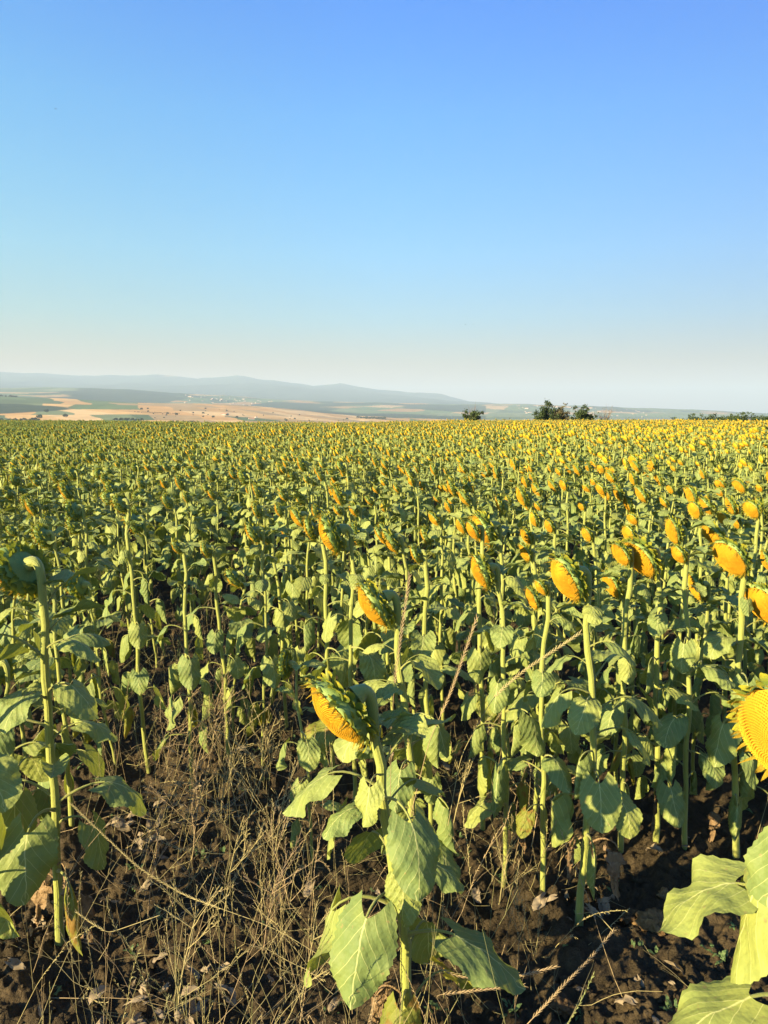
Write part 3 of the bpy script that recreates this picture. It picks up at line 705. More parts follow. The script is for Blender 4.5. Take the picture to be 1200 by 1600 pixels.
# ------------------------------------------------------------------ the ground of the field
def ang_list(dense, nd, coarse):
    a = np.concatenate([np.linspace(-dense, dense, nd), np.arange(dense+coarse, 360-dense-coarse*.5, coarse)]); return np.radians(a)
def soil_relief(x, y):
    n1 = 1-np.abs(fbm(x*2.1+5, y*2.1, 3, 31)); n2 = 1-np.abs(fbm(x*7.5, y*7.5, 3, 41)); n3 = fbm(x*28, y*28, 3, 51)
    d = np.hypot(x, y); near = np.clip((14-d)/6, 0, 1)
    n4 = fbm(x*70, y*70, 2, 57); z = .034*(n1-.6)+.040*(n2-.6)*near+.016*n3*near+.005*n4*near
    fur = x*cr+y*sr                                     # low furrows between the rows
    return z+.018*np.cos((fur-8*cr+12*sr)/.70*2*PI)
az = ang_list(40, 640, 4); rr_ = np.concatenate([[.02, .3, .7], np.geomspace(1.2, 9, 420), np.geomspace(9.2, 300, 120)])
X = rr_[:, None]*np.sin(az)[None]; Y = rr_[:, None]*np.cos(az)[None]
Z = field_z(X, Y)+soil_relief(X, Y)-.012
mb = MB(); mb.grid(np.stack([X, Y, Z], -1), None, 0, close=True)
g = link('ground', mb.mesh('ground', [M_SOIL])); tag(g, 'dark cloddy brown soil of the sunflower field', None, None, 'structure')
def gz(x, y): return float(field_z(x, y)+soil_relief(np.array([float(x)]), np.array([float(y)]))[0]-.012)

# ------------------------------------------------------------------ valley and mountains
XS = np.array([-500, -300, 0, 100, 200, 350, 450, 560, 700, 850, 1000, 1200, 1500, 1700], float)
PROF = [
 (290,   [760]*14),
 (700,   [720]*14),
 (1500,  [676]*14),
 (2400,  [661, 661, 661, 660, 660, 661, 662, 665, 668, 668, 668, 668, 668, 668]),
 (3300,  [646, 646, 646, 646, 645, 649, 655, 661, 665, 666, 666, 666, 666, 666]),
 (4200,  [630, 630, 631, 632, 634, 639, 648, 658, 662, 662, 662, 663, 664, 664]),
 (5200,  [619, 619, 620, 623, 629, 633, 641, 652, 657, 658, 658, 660, 662, 662]),
 (5800,  [623, 623, 624, 628, 634, 637, 643, 652, 656, 656, 657, 659, 661, 661]),
 (8200,  [619, 619, 620, 621, 627, 634, 637, 643, 646, 648, 652, 656, 659, 659]),
 (10500, [613, 612, 613, 611, 610, 622, 629, 632, 634, 636, 645, 651, 655, 655]),
 (12500, [614, 614, 614, 613, 613, 615, 624, 629, 630, 630, 638, 648, 653, 653]),
 (14000, [612, 612, 612, 614, 616, 619, 626, 632, 634, 636, 642, 650, 654, 654]),
 (17500, [600, 600, 602, 603, 604, 604, 606, 616, 625, 633, 640, 646, 651, 651]),
 (22000, [588]*14), (24000, [600]*14), (30000, [655]*14)]
RIDX = np.array([-500, -300, 0, 60, 150, 200, 245, 310, 345, 370, 400, 440, 490, 530, 560, 600, 650, 690, 745, 800, 850, 950, 1050, 1100, 1200, 1500, 1700], float)
RIDY = np.array([590, 586, 587, 588, 591.5, 588.5, 587, 593.5, 589, 586, 590, 594.5, 603, 597.5, 602, 608, 611.5, 615, 629, 634, 637, 641, 645, 647, 652, 655, 655], float)
azv = ang_list(36, 760, 6)
Rv = np.concatenate([np.geomspace(290, 2200, 30)[:-1], np.geomspace(2200, 30000, 330)])
pxa = CX+F*np.tan(np.clip(azv*(np.abs(azv) < 1.2)+(azv > PI)*(-.63)+((azv >= 1.2) & (azv <= PI))*.63, -.66, .66))/(cp-0.002)
# behind the camera the land simply goes on like the edges of the view
prof_r = np.log([p[0] for p in PROF]); T = []
for p_r, ys in PROF:
    if p_r == 22000: row = np.interp(pxa, RIDX, RIDY)
    elif p_r == 24000: row = np.interp(pxa, RIDX, RIDY)+9
    else: row = np.interp(pxa, XS, ys)
    T.append(row)
T = np.array(T)
lr = np.log(Rv); PY = np.array([np.interp(lr, prof_r, T[:, j]) for j in range(len(azv))]).T
Xv = Rv[:, None]*np.sin(azv)[None]; Yv = Rv[:, None]*np.cos(azv)[None]
base_z = H+Rv[:, None]*np.tan(np.arctan((CY-PY)/F)-PITCH)
# smooth along range so that the spurs are rounded
for _ in range(3): base_z[1:-1] = .25*base_z[:-2]+.5*base_z[1:-1]+.25*base_z[2:]
wgt = np.clip((Rv-2500)/9000, 0, 1)[:, None]
zn = fbm(Xv/2600, Yv/2600, 5, 61)*34*wgt+fbm(Xv/700, Yv/700, 4, 67)*9*wgt
zn += -np.abs(fbm(Xv/1800+4, Yv/3200, 4, 71))*80*np.clip((Rv-14000)/6000, 0, 1)[:, None]*np.clip((23500-Rv)/2500, 0, 1)[:, None]
Zv = base_z+zn
# land cover: real colours of fields, woods and stubble
def hsh(a, b, s): return np.modf(np.abs(np.sin(a*127.1+b*311.7+s*74.7)*43758.5453))[0]
def patches(W, Hh, ang, seed):
    c, s = math.cos(ang), math.sin(ang); u = Xv*c+Yv*s+60*fbm(Xv/500, Yv/500, 2, seed); v = -Xv*s+Yv*c
    j = np.floor(v/Hh); i = np.floor(u/W+hsh(j, j*0, seed)*.9); return hsh(i, j, seed+1), hsh(i, j, seed+5)
h1, h2 = patches(150, 520, .5, 3); h3, h4 = patches(420, 800, -.3, 9)
TAN = np.array([(.54, .30, .11), (.60, .36, .14), (.48, .27, .10), (.64, .42, .20), (.38, .25, .12)])
GRN = np.array([(.12, .17, .07), (.10, .15, .06), (.16, .19, .09), (.09, .13, .06)])
WOOD = np.array([.035, .055, .03])
PXg = np.broadcast_to(pxa[None], Xv.shape); Rg = np.broadcast_to(Rv[:, None], Xv.shape)
tan_p = np.full(Xv.shape, .45)
tan_p = np.where((Rg < 5800) & (PXg > 190+ (5200-Rg)*.02) & (PXg < 640), .97, tan_p)
tan_p = np.where((Rg > 3900) & (Rg < 5800) & (PXg < 215), .22, tan_p)
tan_p = np.where((Rg <= 3900) & (PXg < 215), .62, tan_p)
tan_p = np.where((Rg > 5800), .40, tan_p)
col = np.where((h1 < tan_p)[..., None], TAN[(h2*4.99).astype(int)], GRN[(h2*3.99).astype(int)])
TANF = TAN*.75
far_c = np.where((h3 < .25)[..., None], TANF[(h4*4.99).astype(int)], GRN[(h4*3.99).astype(int)])
col = np.where((Rg > 5800)[..., None], far_c, col)
wn = fbm(Xv/900, Yv/1600, 4, 81)
wood_t = np.where((PXg > 330) & (PXg < 760) & (Rg > 5800) & (Rg < 10500), -.5, .25)
wood_t = np.where(Rg > 13500, -1.2, wood_t); wood_t = np.where(Rg < 5800, .95, wood_t)
wood_t = np.where((Rg > 9800) & (Rg < 13000) & (PXg > 200) & (PXg < 520), .0, wood_t)
wood = np.clip((wn-wood_t)*7, 0, 1)
col = col*(1-wood[..., None])+WOOD*wood[..., None]
col *= (1+.12*fbm(Xv/60, Yv/200, 3, 91))[..., None]
mb = MB(); mb.grid(np.stack([Xv, Yv, Zv], -1), None, 0, close=True)
vm = mb.mesh('valley', [])
ca = vm.color_attributes.new('cover', 'FLOAT_COLOR', 'POINT')
ca.data.foreach_set('color', np.concatenate([np.clip(col, .01, .9), np.ones(Xv.shape+(1,))], -1).reshape(-1, 4).ravel())
N = NT('land_cover'); at_ = N.n('ShaderNodeAttribute', attribute_name='cover'); nz = N.noise(.02, 4, obj_coord(N))
cc = N.mix(N.math('MULTIPLY', N.math('SUBTRACT', nz, .4), .8), at_.outputs[0], (.10, .11, .05))
P = N.n('ShaderNodeBsdfPrincipled'); N.l(cc, P.inputs['Base Color']); P.inputs['Roughness'].default_value = .95; P.inputs['Specular IOR Level'].default_value = .05; N.l(P.outputs[0], N.out.inputs[0])
vm.materials.append(N.m)
v_ = link('hills', vm); tag(v_, 'patchwork valley and blue wooded mountains far beyond the field', None, None, 'structure')
lz = np.log(Rv)
def land(px, r_):                         # point on the land at picture column px, range r_
    a = math.atan((px-CX)/F*cp); j = int(np.argmin(np.abs(azv[:760]-a))); i = int(np.argmin(np.abs(Rv-r_)))
    return float(Xv[i, j]), float(Yv[i, j]), float(Zv[i, j])

# ------------------------------------------------------------------ haze
bm_ = MB(); x0, x1, y0, y1, z0, z1 = -34000., 34000., -34000., 34000., float(min(Zv.min(), -400))-1, float(Zv.max())+15
V = np.array([(x, y, z) for x in (x0, x1) for y in (y0, y1) for z in (z0, z1)])
bm_.add(V, [(0, 1, 3, 2), (4, 6, 7, 5), (0, 4, 5, 1), (2, 3, 7, 6), (0, 2, 6, 4), (1, 5, 7, 3)])
N = NT('haze'); pv = N.n('ShaderNodeVolumePrincipled'); pv.inputs['Color'].default_value = (.52, .68, .92, 1); pv.inputs['Density'].default_value = 6.5e-5; pv.inputs['Anisotropy'].default_value = .0
N.l(pv.outputs[0], N.out.inputs['Volume'])
hz = link('haze', bm_.mesh('haze', [N.m], smooth=False)); tag(hz, 'pale blue air that fades the far hills', None, None, 'stuff')

# ------------------------------------------------------------------ shrubs and trees
def leaf_cloud(mb, centers, r_, size, rr, mat=0):
    n = len(centers); d = rr.randn(n, 3); d /= np.linalg.norm(d, axis=1)[:, None]
    e = rr.randn(n, 3); e -= (e*d).sum(1)[:, None]*d; e /= np.linalg.norm(e, axis=1)[:, None]
    s = size*(.6+.8*rr.rand(n))[:, None]; f = np.cross(d, e)
    V = np.stack([centers-e*s, centers+d*s*.45+f*s*.1, centers+e*s, centers-d*s*.45+f*s*.1], 1).reshape(-1, 3)
    mb.add(V, (np.arange(n)[:, None]*4+np.arange(4)[None]), None, mat)
def shrub(px, py_base, wpx, hpx, dist, nleaf, mat, label, seed, lsize=.11, bare=.0, name='bush', cat='bush', group=None, twigmat=None):
    rr = np.random.RandomState(seed); a = (px-CX)/F
    y = dist; x = a*(y*cp+2*sp); z = gz(x, y) if dist < 300 else 0
    Wm, Hm = wpx/F*dist, hpx/F*dist+1.35
    o = empty(name, (x, y, z), label, cat, group)
    br = MB(); tips = []
    for k in range(11):
        th = rr.uniform(0, 2*PI); sp_ = rr.uniform(.15, 1)*Wm*.5; hh = Hm*rr.uniform(.55, 1.0)*(1-.4*(sp_/(Wm*.5))**2)
        e = np.array([math.cos(th)*sp_, math.sin(th)*sp_*.8, hh]); m = e*.5+np.array([0, 0, hh*.08])+rr.randn(3)*.05*Hm
        t = np.linspace(0, 1, 6)[:, None]; pts = (1-t)**2*0+2*(1-t)*t*m+t*t*e; pts[0, 2] -= .1
        br.tube(pts, np.linspace(.05, .012, 6)*Hm/3, 4); tips.append(e)
        for q in range(7 if bare == 0 else 13):
            s0 = rr.uniform(.3, 1); b0 = (1-s0)**2*0+2*(1-s0)*s0*m+s0*s0*e; e2 = b0+rr.randn(3)*np.array([.13*Wm, .13*Wm, .13*Hm])+np.array([0, 0, .12*Hm])
            br.tube(np.array([b0, (b0+e2)/2+rr.randn(3)*.03*Hm, e2]), np.array([.014, .009, .004])*Hm/3, 3); tips.append(e2)
    link('branches' if name != 'tree' else 'trunk', br.mesh('branches', [twigmat or M_BARK]), o)
    if nleaf:
        tips = np.array(tips); tips = tips[tips[:, 2] > .1*Hm]
        if bare: tips = tips[tips[:, 2] < Hm*bare]
        c = tips[rr.randint(len(tips), size=nleaf)]+rr.randn(nleaf, 3)*np.array([.05*Wm, .05*Wm, .05*Hm]); c[:, 2] = np.abs(c[:, 2])
        mb = MB(); leaf_cloud(mb, c, 0, lsize, rr)
        lo = rr.rand(nleaf//4, 3); c2 = np.stack([(lo[:, 0]-.5)*Wm*.8, (lo[:, 1]-.5)*Wm*.6, lo[:, 2]*Hm*.4], 1); leaf_cloud(mb, c2, 0, lsize, rr)
        link('crown', mb.mesh('crown', [mat]), o)
    return o
shrub(737, 660, 30, 16, 116, 3800, M_BUSH, 'lone low dark bush with bare twigs on top, left of the other crest bushes', 1, .15)
shrub(736, 660, 22, 27, 117, 0, M_BUSH, 'pale bare twigs rising out of the lone low bush', 2, name='dry_shrub', cat='shrub', twigmat=M_TWIG, bare=1)
shrub(853, 655, 36, 24, 122, 4200, M_BUSH, 'tall green half of the widest bush pair on the crest', 3, .16)
shrub(874, 655, 38, 17, 122, 2600, M_BUSHR, 'brownish sprawling bush leaning on the tall green one', 4, .15)
shrub(911, 656, 34, 20, 121, 4600, M_BUSH, 'rounded dense green bush standing alone right of the wide pair', 5, .16)
shrub(945, 656, 34, 22, 124, 120, M_BUSHR, 'leafless reddish shrub of thin twigs right of the rounded bush', 6, .08, name='dry_shrub', cat='shrub', twigmat=M_TWIG, bare=1)
shrub(796, 657, 16, 5, 123, 500, M_BUSHR, 'tiny flat tuft of scrub midway between the lone bush and the wide pair', 7, .09)
shrub(990, 656, 34, 6, 125, 800, M_BUSH, 'long flat low scrub right of the reddish shrub', 8, .09)
shrub(888, 657, 12, 4, 123, 300, M_BUSHR, 'small brown scrub tucked between the wide pair and the rounded bush', 9, .09)
for k, px in enumerate((1062, 1088, 1112, 1132, 1150, 1170, 1190, 1212, 1235)):
    shrub(px, 658, 30, 6+1.6*(k*5 % 3)+(3 if k > 1 else -1), 119+1.5*(k % 2), 1500, M_BUSH, 'low dark shrub in the hedge line along the crest at the right', 20+k, .15, name='hedge_shrub', cat='shrub', group='low shrubs along the crest at the right')
# trees dotted over the valley: one build, many copies
def tree_mesh(seed):
    rr = np.random.RandomState(seed); tr = MB(); tr.tube(np.array([(0, 0, -.5), (.1, 0, 2), (0, .2, 4)]), [.4, .3, .15], 5)
    mb = MB(); n = 260; th = rr.uniform(0, 2*PI, n); ph = np.arccos(rr.uniform(-.7, 1, n)); rad = 3.2*rr.uniform(.5, 1, n)**.4*(1+.25*np.sin(3*th+seed))
    c = np.stack([rad*np.sin(ph)*np.cos(th), rad*np.sin(ph)*np.sin(th), 4.3+rad*.95*np.cos(ph)], 1); leaf_cloud(mb, c, 0, 1.0, rr)
    return tr.mesh('trunk', [M_BARK]), mb.mesh('crown', [M_FTREE])
TM = [tree_mesh(k) for k in range(4)]
def field_tree(px, rng_, s, label, group, k):
    x, y, z = land(px, rng_); o = empty('tree', (x, y, z-1), label, 'tree', group); o.scale = (s*1.3, s*1.3, s)
    link('trunk', TM[k][0], o); link('crown', TM[k][1], o)
rt = np.random.RandomState(5)
for px, R1, s in ((72, 3350, 2.0), (101, 2900, 1.9), (62, 2800, 2.2), (222, 3700, 1.5), (262, 3300, 1.3), (275, 3200, 1.4), (355, 3300, 1.3), (370, 3050, 1.3), (318, 3450, 1.3), (542, 4300, 1.6), (447, 2900, 1.2), (333, 3000, 1.3)):
    field_tree(px, R1, s, 'single dark tree standing alone on the tan stubble fields', 'lone trees on the stubble fields', rt.randint(4))
for k in range(26):
    field_tree(178+k*1.7+rt.uniform(-1, 1), 2620+rt.uniform(-40, 40), rt.uniform(.7, 1.2), 'tree of the dark clump just over the crest at left', 'dark clump of trees behind the field', rt.randint(4))
for k in range(26):
    field_tree(265+k*1.8+rt.uniform(-1, 1), 2480+rt.uniform(-30, 30), rt.uniform(.5, .9), 'tree of the second dark row behind the crest', 'second row of trees behind the field', rt.randint(4))
for k in range(34):
    field_tree(210+k*2.1+rt.uniform(-.6, .6), 3420+rt.uniform(-15, 15), rt.uniform(.4, .55), 'small tree in the dotted row crossing the tan slope', 'row of small trees across the tan slope', rt.randint(4))
for k in range(26):
    field_tree(k*2.4+rt.uniform(-2, 2), 2650+rt.uniform(-90, 90), rt.uniform(.7, 1.4), 'tree in the scrubby band below the left fields', 'scrubby trees at the left below the fields', rt.randint(4))
for k in range(30):
    field_tree(rt.uniform(-5, 30), 5150+rt.uniform(-60, 60), rt.uniform(.9, 1.7), 'tree of the wood on the far left rise', 'wood on the far left rise', rt.randint(4))
for k in range(40):
    field_tree(rt.uniform(230, 560), rt.uniform(2700, 4300), rt.uniform(.4, 1.1), 'small scattered tree on the tan slopes', 'scattered trees on the tan slopes', rt.randint(4))
for k in range(44):
    field_tree(560+k*1.0+rt.uniform(-2, 2), 4700+rt.uniform(-60, 60), rt.uniform(1.2, 2.0), 'dark tree of the belt beyond the stubble tip', 'tree belt beyond the stubble fields', rt.randint(4))
# village far across the valley
M_WALL = simple_material('white_wall', (.30, .28, .25), (.45, .42, .38), .1, .8, .2, .1); M_ROOF = simple_material('tile_roof', (.30, .13, .08), (.42, .2, .12), .1, .8, .2, .1)
def house_meshes(L, W, h):
    wl = MB(); V = np.array([(x, y, z) for x in (-L/2, L/2) for y in (-W/2, W/2) for z in (-2, h)])
    wl.add(V, [(0, 1, 3, 2), (4, 6, 7, 5), (0, 4, 5, 1), (2, 3, 7, 6)])
    wl.add(np.array([(-L/2, -W/2, h), (-L/2, W/2, h), (-L/2, 0, h+W*.28), (L/2, -W/2, h), (L/2, W/2, h), (L/2, 0, h+W*.28)]), [(0, 1, 2), (3, 5, 4)])
    rf = MB(); o = .6; t = .35
    for s in (-1, 1):
        A = np.array([(-L/2-o, s*(W/2+o), h-.3), (L/2+o, s*(W/2+o), h-.3), (L/2+o, 0, h+W*.28+.05), (-L/2-o, 0, h+W*.28+.05)]); B = A+np.array([0, 0, t])
        rf.add(np.concatenate([A, B]), [(0, 1, 2, 3), (4, 7, 6, 5), (0, 4, 5, 1), (1, 5, 6, 2), (3, 2, 6, 7), (0, 3, 7, 4)])
    return wl.mesh('wall', [M_WALL], False), rf.mesh('roof', [M_ROOF], False)
HM = [house_meshes(16, 11, 6), house_meshes(30, 14, 5), house_meshes(60, 18, 6)]
def house(px, rr, k, label, group, s=1.0):
    x, y, z = land(px, rr); o = empty('house', (x, y, z), label, 'house', group); o.rotation_euler = (0, 0, rt.uniform(0, PI)); o.scale = (s, s, s)
    link('wall', HM[k][0], o); link('roof', HM[k][1], o)
for k in range(40):
    house(rt.uniform(285, 425), rt.uniform(8300, 10600), rt.choice([0, 1, 1, 2]), 'pale building of the town in the valley left of centre', 'buildings of the town in the valley', rt.uniform(.7, 1.1))
for k in range(50):
    house(rt.uniform(800, 1010), rt.uniform(8600, 11800), rt.choice([0, 1, 1, 2]), 'pale building of the village behind the crest bushes', 'buildings of the village behind the bushes', rt.uniform(.7, 1.1))
for px, R1 in ((350, 3400), (354, 3420), (393, 2950), (401, 3300)):
    house(px, R1, 1, 'small farm shed on the tan slope', 'farm sheds on the tan slope', .8)

# ------------------------------------------------------------------ clods, litter, weeds
def ico(sub=1):
    import bmesh
    b = bmesh.new(); bmesh.ops.create_icosphere(b, subdivisions=sub, radius=1); V = np.array([v.co[:] for v in b.verts]); Fc = np.array([[v.index for v in f.verts] for f in b.faces]); b.free(); return V, Fc
rc = np.random.RandomState(9)
V1, F1 = ico(2); V2, F2 = ico(1)
def lump(V, s, seed, rough=.5):
    d = 1+rough*fbm(V[:, 0]*2.2+seed, V[:, 1]*2.2+V[:, 2]*1.7, 3, 5)+rough*.5*fbm(V[:, 0]*6+seed, V[:, 2]*6+V[:, 1]*4, 2, 8)
    return V*d[:, None]*np.asarray(s)
mb = MB(); nclod = 0
for k in range(5200):
    d = 1.7+5.5*rc.rand()**1.5; a = rc.uniform(-.60, .60); x, y = d*math.sin(a), d*math.cos(a)
    if fbm(np.array([x*1.3]), np.array([y*1.3]), 2, 77)[0] < -.35: continue
    s = .004+.013*rc.rand()**3 if rc.rand() < .96 else rc.uniform(.014, .030)
    V_, F_ = (V2, F2) if s < .014 else (V1, F1)
    mb.add(lump(V_, (s, s*rc.uniform(.7, 1.2), s*rc.uniform(.5, .85)), k)+np.array([x, y, gz(x, y)+s*.2]), F_)
tag(link('soil_crumbs', mb.mesh('soil_crumbs', [M_SOIL], smooth=False)), 'crumbs and lumps of dark soil strewn between the stems', None, None, 'stuff')
V3, F3 = ico(4)
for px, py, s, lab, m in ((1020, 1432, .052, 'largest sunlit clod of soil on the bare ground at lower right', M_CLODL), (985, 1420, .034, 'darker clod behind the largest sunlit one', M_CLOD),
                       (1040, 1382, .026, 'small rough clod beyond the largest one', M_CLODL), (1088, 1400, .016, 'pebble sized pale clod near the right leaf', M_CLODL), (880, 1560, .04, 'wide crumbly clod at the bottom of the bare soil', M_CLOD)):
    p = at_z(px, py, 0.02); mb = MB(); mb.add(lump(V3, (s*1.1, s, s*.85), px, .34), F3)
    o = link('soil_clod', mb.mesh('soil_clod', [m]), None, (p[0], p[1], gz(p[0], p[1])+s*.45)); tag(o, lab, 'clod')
# dry litter: crumpled leaves and bits of straw on the ground
lt = MB(); LSRC = [leaf_mb(np.random.RandomState(950+k), 'mid', L=.09, crumple=.16, nu=5, nv=9, pet=.03, psides=3) for k in range(5)]
spots = [(at_z(200, 1285), .16, 34), (at_z(300, 1560), .12, 20), (at_z(100, 1440), .1, 12), (at_z(925, 1420), .1, 10), (at_z(240, 1560), .15, 10)]
for c, rad, n in spots:
    for k in range(n):
        x, y = c[0]+rc.randn()*rad, c[1]+rc.randn()*rad*.7; s = rc.uniform(.3, .75)
        append_mb(lt, LSRC[rc.randint(5)], Matrix.Translation((x, y, gz(x, y)+.02+.02*rc.rand()))@Matrix.Rotation(rc.uniform(0, 6.28), 4, 'Z')@Matrix.Rotation(rc.uniform(-.7, .9), 4, 'X')@Matrix.Diagonal((s, s, s, 1)), 0)
for k in range(150):
    d = 1.7+6*rc.rand(); a = rc.uniform(-.6, .6); x, y = d*math.sin(a), d*math.cos(a); s = rc.uniform(.2, .7)
    append_mb(lt, LSRC[rc.randint(5)], Matrix.Translation((x, y, gz(x, y)+.02))@Matrix.Rotation(rc.uniform(0, 6.28), 4, 'Z')@Matrix.Rotation(rc.uniform(-.7, .9), 4, 'X')@Matrix.Diagonal((s, s, s, 1)), 0)
tag(link('leaf_litter', lt.mesh('leaf_litter', [M_LITTER])), 'dry grey brown crumpled leaves lying on the soil', None, None, 'stuff')

def weed_density(x, y):
    px, py, _ = project((x, y, 0.0)); q = .07
    if 150 < px < 560 and py > 960: q = 1.0 if px < 480 else .6
    elif 560 <= px < 900 and py > 1000: q = .45
    elif px <= 150 and py > 1250: q = .35
    if px > 930 and py > 1250: q = .05
    return q
dg = MB(); dr = MB()
def stalk(mb, p, L, el, azm, bend, rad0, branch=0, seed_heads=False, sides=3, n=9, wob=.05):
    t = np.linspace(0, 1, n); e = el+bend*t**1.5; a = azm+rc.uniform(-.5, .5)*t
    d = np.stack([np.cos(e)*np.cos(a), np.cos(e)*np.sin(a), np.sin(e)], 1)+rc.randn(n, 3)*wob
    pts = p+np.concatenate([[[0, 0, 0]], np.cumsum(d[:-1]*L/(n-1), 0)])
    pts[:, 2] = np.maximum(pts[:, 2], .006)
    mb.tube(pts, np.linspace(rad0, rad0*.4, n), sides)
    if branch:
        for k in range(branch):
            i = rc.randint(n//4, n-1); stalk(mb, pts[i], L*rc.uniform(.2, .5), e[i]+rc.uniform(-.5, .7), a[i]+rc.uniform(-1.1, 1.1), rc.uniform(-.5, .5), rad0*.6, 0, seed_heads, 3, 6)
    if seed_heads:                       # short pods held close along the upper part
        m = int(L/.014); 
        for k in range(m):
            s = .45+.55*k/m; i = min(int(s*(n-1)), n-2); q = pts[i]+(pts[i+1]-pts[i])*(s*(n-1)-i); dd = d[i]+rc.randn(3)*.35; dd /= np.linalg.norm(dd)
            mb.tube(np.array([q, q+dd*.005, q+dd*.011]), [.0006, .0013, .0003], 3)
    return pts
cnt = 0
while cnt < 1080:
    d = 1.55+6.2*rc.rand()**1.1; a = rc.uniform(-.58, .58); x, y = d*math.sin(a), d*math.cos(a)
    if rc.rand() > weed_density(x, y): continue
    p = np.array([x, y, gz(x, y)]); cnt += 1
    q = rc.rand(); mb = dr if rc.rand() < .25 else dg
    if q < .5: stalk(mb, p, rc.uniform(.22, .72), rc.uniform(1.0, 1.55), rc.uniform(0, 6.28), rc.uniform(-.8, .15), .0012, rc.randint(0, 5), rc.rand() < .35)
    elif q < .80: stalk(mb, p, rc.uniform(.2, .5), rc.uniform(.1, .8), rc.uniform(0, 6.28), rc.uniform(-.6, .3), .0013, rc.randint(0, 4), rc.rand() < .3)
    else: stalk(mb, p+np.array([0, 0, .01]), rc.uniform(.08, .3), rc.uniform(-.05, .25), rc.uniform(0, 6.28), rc.uniform(-.3, .2), .0010, rc.randint(0, 3))
tag(link('dry_grass', dg.mesh('dry_grass', [M_STRAW])), 'tangle of pale dry grass and weed stalks between the sunflowers', None, None, 'stuff')
tag(link('dead_weeds', dr.mesh('dead_weeds', [M_STRAWR])), 'reddish dead weed stalks mixed into the dry grass', None, None, 'stuff')
# branching dead weeds one can point to
def branchy(px, py, h, label, seed, mat, lean=(0, 0), nb=9):
    global rc
    keep_ = rc; rc = np.random.RandomState(seed)
    p = at_z(px, py); z = gz(p[0], p[1]); mb = MB()
    main = stalk(mb, np.zeros(3)-[0, 0, .01], h, 1.45, math.atan2(lean[1], lean[0]) if any(lean) else 0, -.25-.6*float(np.hypot(*lean)), .0028, 0, n=12, wob=.03, sides=5)
    for k in range(nb):
        i = rc.randint(2, 11); stalk(mb, main[i], h*rc.uniform(.3, .65), rc.uniform(.3, 1.2), rc.uniform(0, 6.28), rc.uniform(-.3, .4), .0016, 3, True, 4, 8)
    o = link('dead_weed', mb.mesh('dead_weed', [mat]), None, (p[0], p[1], z)); tag(o, label, 'weed'); rc = keep_
branchy(278, 1590, .42, 'branching grey dead weed at the bottom left with a thick pale stem', 1, M_STRAW)
branchy(380, 1340, .52, 'tall yellowish branching weed in the middle of the weedy gap', 2, M_STRAW, (.3, 0))
branchy(300, 1260, .50, 'straw coloured branching weed at the left of the weedy gap', 3, M_STRAWR)
branchy(700, 1330, .55, 'tall thin weed rising between the middle and right sunflowers', 4, M_STRAW, (.4, 0))
branchy(455, 1420, .40, 'sprawling reddish weed left of the big middle stem', 5, M_STRAWR, (-.3, 0))
branchy(330, 1180, .45, 'fine reddish weed thicket at the back of the gap', 6, M_STRAWR, nb=16)
for k, (px, py, hh) in enumerate(((345, 1290, .56), (300, 1350, .50), (400, 1270, .55), (260, 1200, .42), (430, 1330, .40), (230, 1420, .36), (350, 1430, .46), (410, 1480, .36), (470, 1560, .34), (310, 1240, .5), (780, 1400, .42), (830, 1330, .4))):
    branchy(px, py, hh, 'thin straw coloured branching weed standing in the weedy ground', 40+k, (M_STRAW, M_STRAWR)[k % 2], nb=12)
    bpy.context.scene.objects[-1]['group'] = 'branching dead weeds between the sunflowers'
# ryegrass spikes: stalk plus two rows of pointed spikelets
def spike(pts_px, label, mat, th=.0016, frac=.35, ln=.016):
    P_ = np.array([at_y(px, py, yy) for px, py, yy in pts_px]); t0 = np.linspace(0, 1, len(P_)); t = np.linspace(0, 1, 46)
    # smooth curve through the measured points
    from_ = np.array([np.interp(t, t0, P_[:, k]) for k in range(3)]).T
    for _ in range(6): from_[1:-1] = .25*from_[:-2]+.5*from_[1:-1]+.25*from_[2:]
    o0 = from_[0].copy(); C = from_-o0; o = empty('grass_spike', o0, label, 'grass spike')
    a = MB(); a.tube(C, np.linspace(th, th*.6, 46), 4); link('stalk', a.mesh('stalk', [mat]), o)
    b = MB(); i0 = int(46*(1-frac)); side = 1
    seg = C[i0:]; Ls = np.concatenate([[0], np.cumsum(np.linalg.norm(np.diff(seg, axis=0), axis=1))]); s = 0
    while s < Ls[-1]:
        q = np.array([np.interp(s, Ls, seg[:, k]) for k in range(3)]); q2 = np.array([np.interp(min(s+.01, Ls[-1]), Ls, seg[:, k]) for k in range(3)]); d = q2-q
        if np.linalg.norm(d) < 1e-6: d = seg[-1]-seg[-2]
        d /= np.linalg.norm(d)+1e-9; pv_ = np.cross(d, [0.2, 1, .1]); pv_ /= np.linalg.norm(pv_)
        dd = d+side*pv_*.38+rc.randn(3)*.06; dd /= np.linalg.norm(dd)
        b.tube(np.array([q, q+dd*ln*.35, q+dd*ln*.75, q+dd*ln*1.15]), [.0006, .0014, .0011, .0002], 4)
        side *= -1; s += ln*.42
    link('spikelets', b.mesh('spikelets', [mat]), o)
def gy(px, py): return float(at_z(px, py)[1])
spike([(815, 1610, 1.98), (880, 1540, 2.0), (925, 1495, 2.05), (958, 1455, 2.1)], 'thick golden grass spike slanting up at the bottom right of the bare soil', M_STRAWR, .0017, .9, .017)
spike([(958, 1455, 2.1), (940, 1435, 2.2), (925, 1425, 2.3), (905, 1428, 2.4)], 'bent end of dry grass joining the foot of the leafy right sunflower', M_STRAW, .0016, .1)
spike([(700, 1560, 1.9), (655, 1500, 1.88), (720, 1528, 1.86), (800, 1528, 1.85), (870, 1510, 1.85)], 'golden grass spike lying across the soil right of the middle stem, upper one', M_STRAWR, .0014, .6)
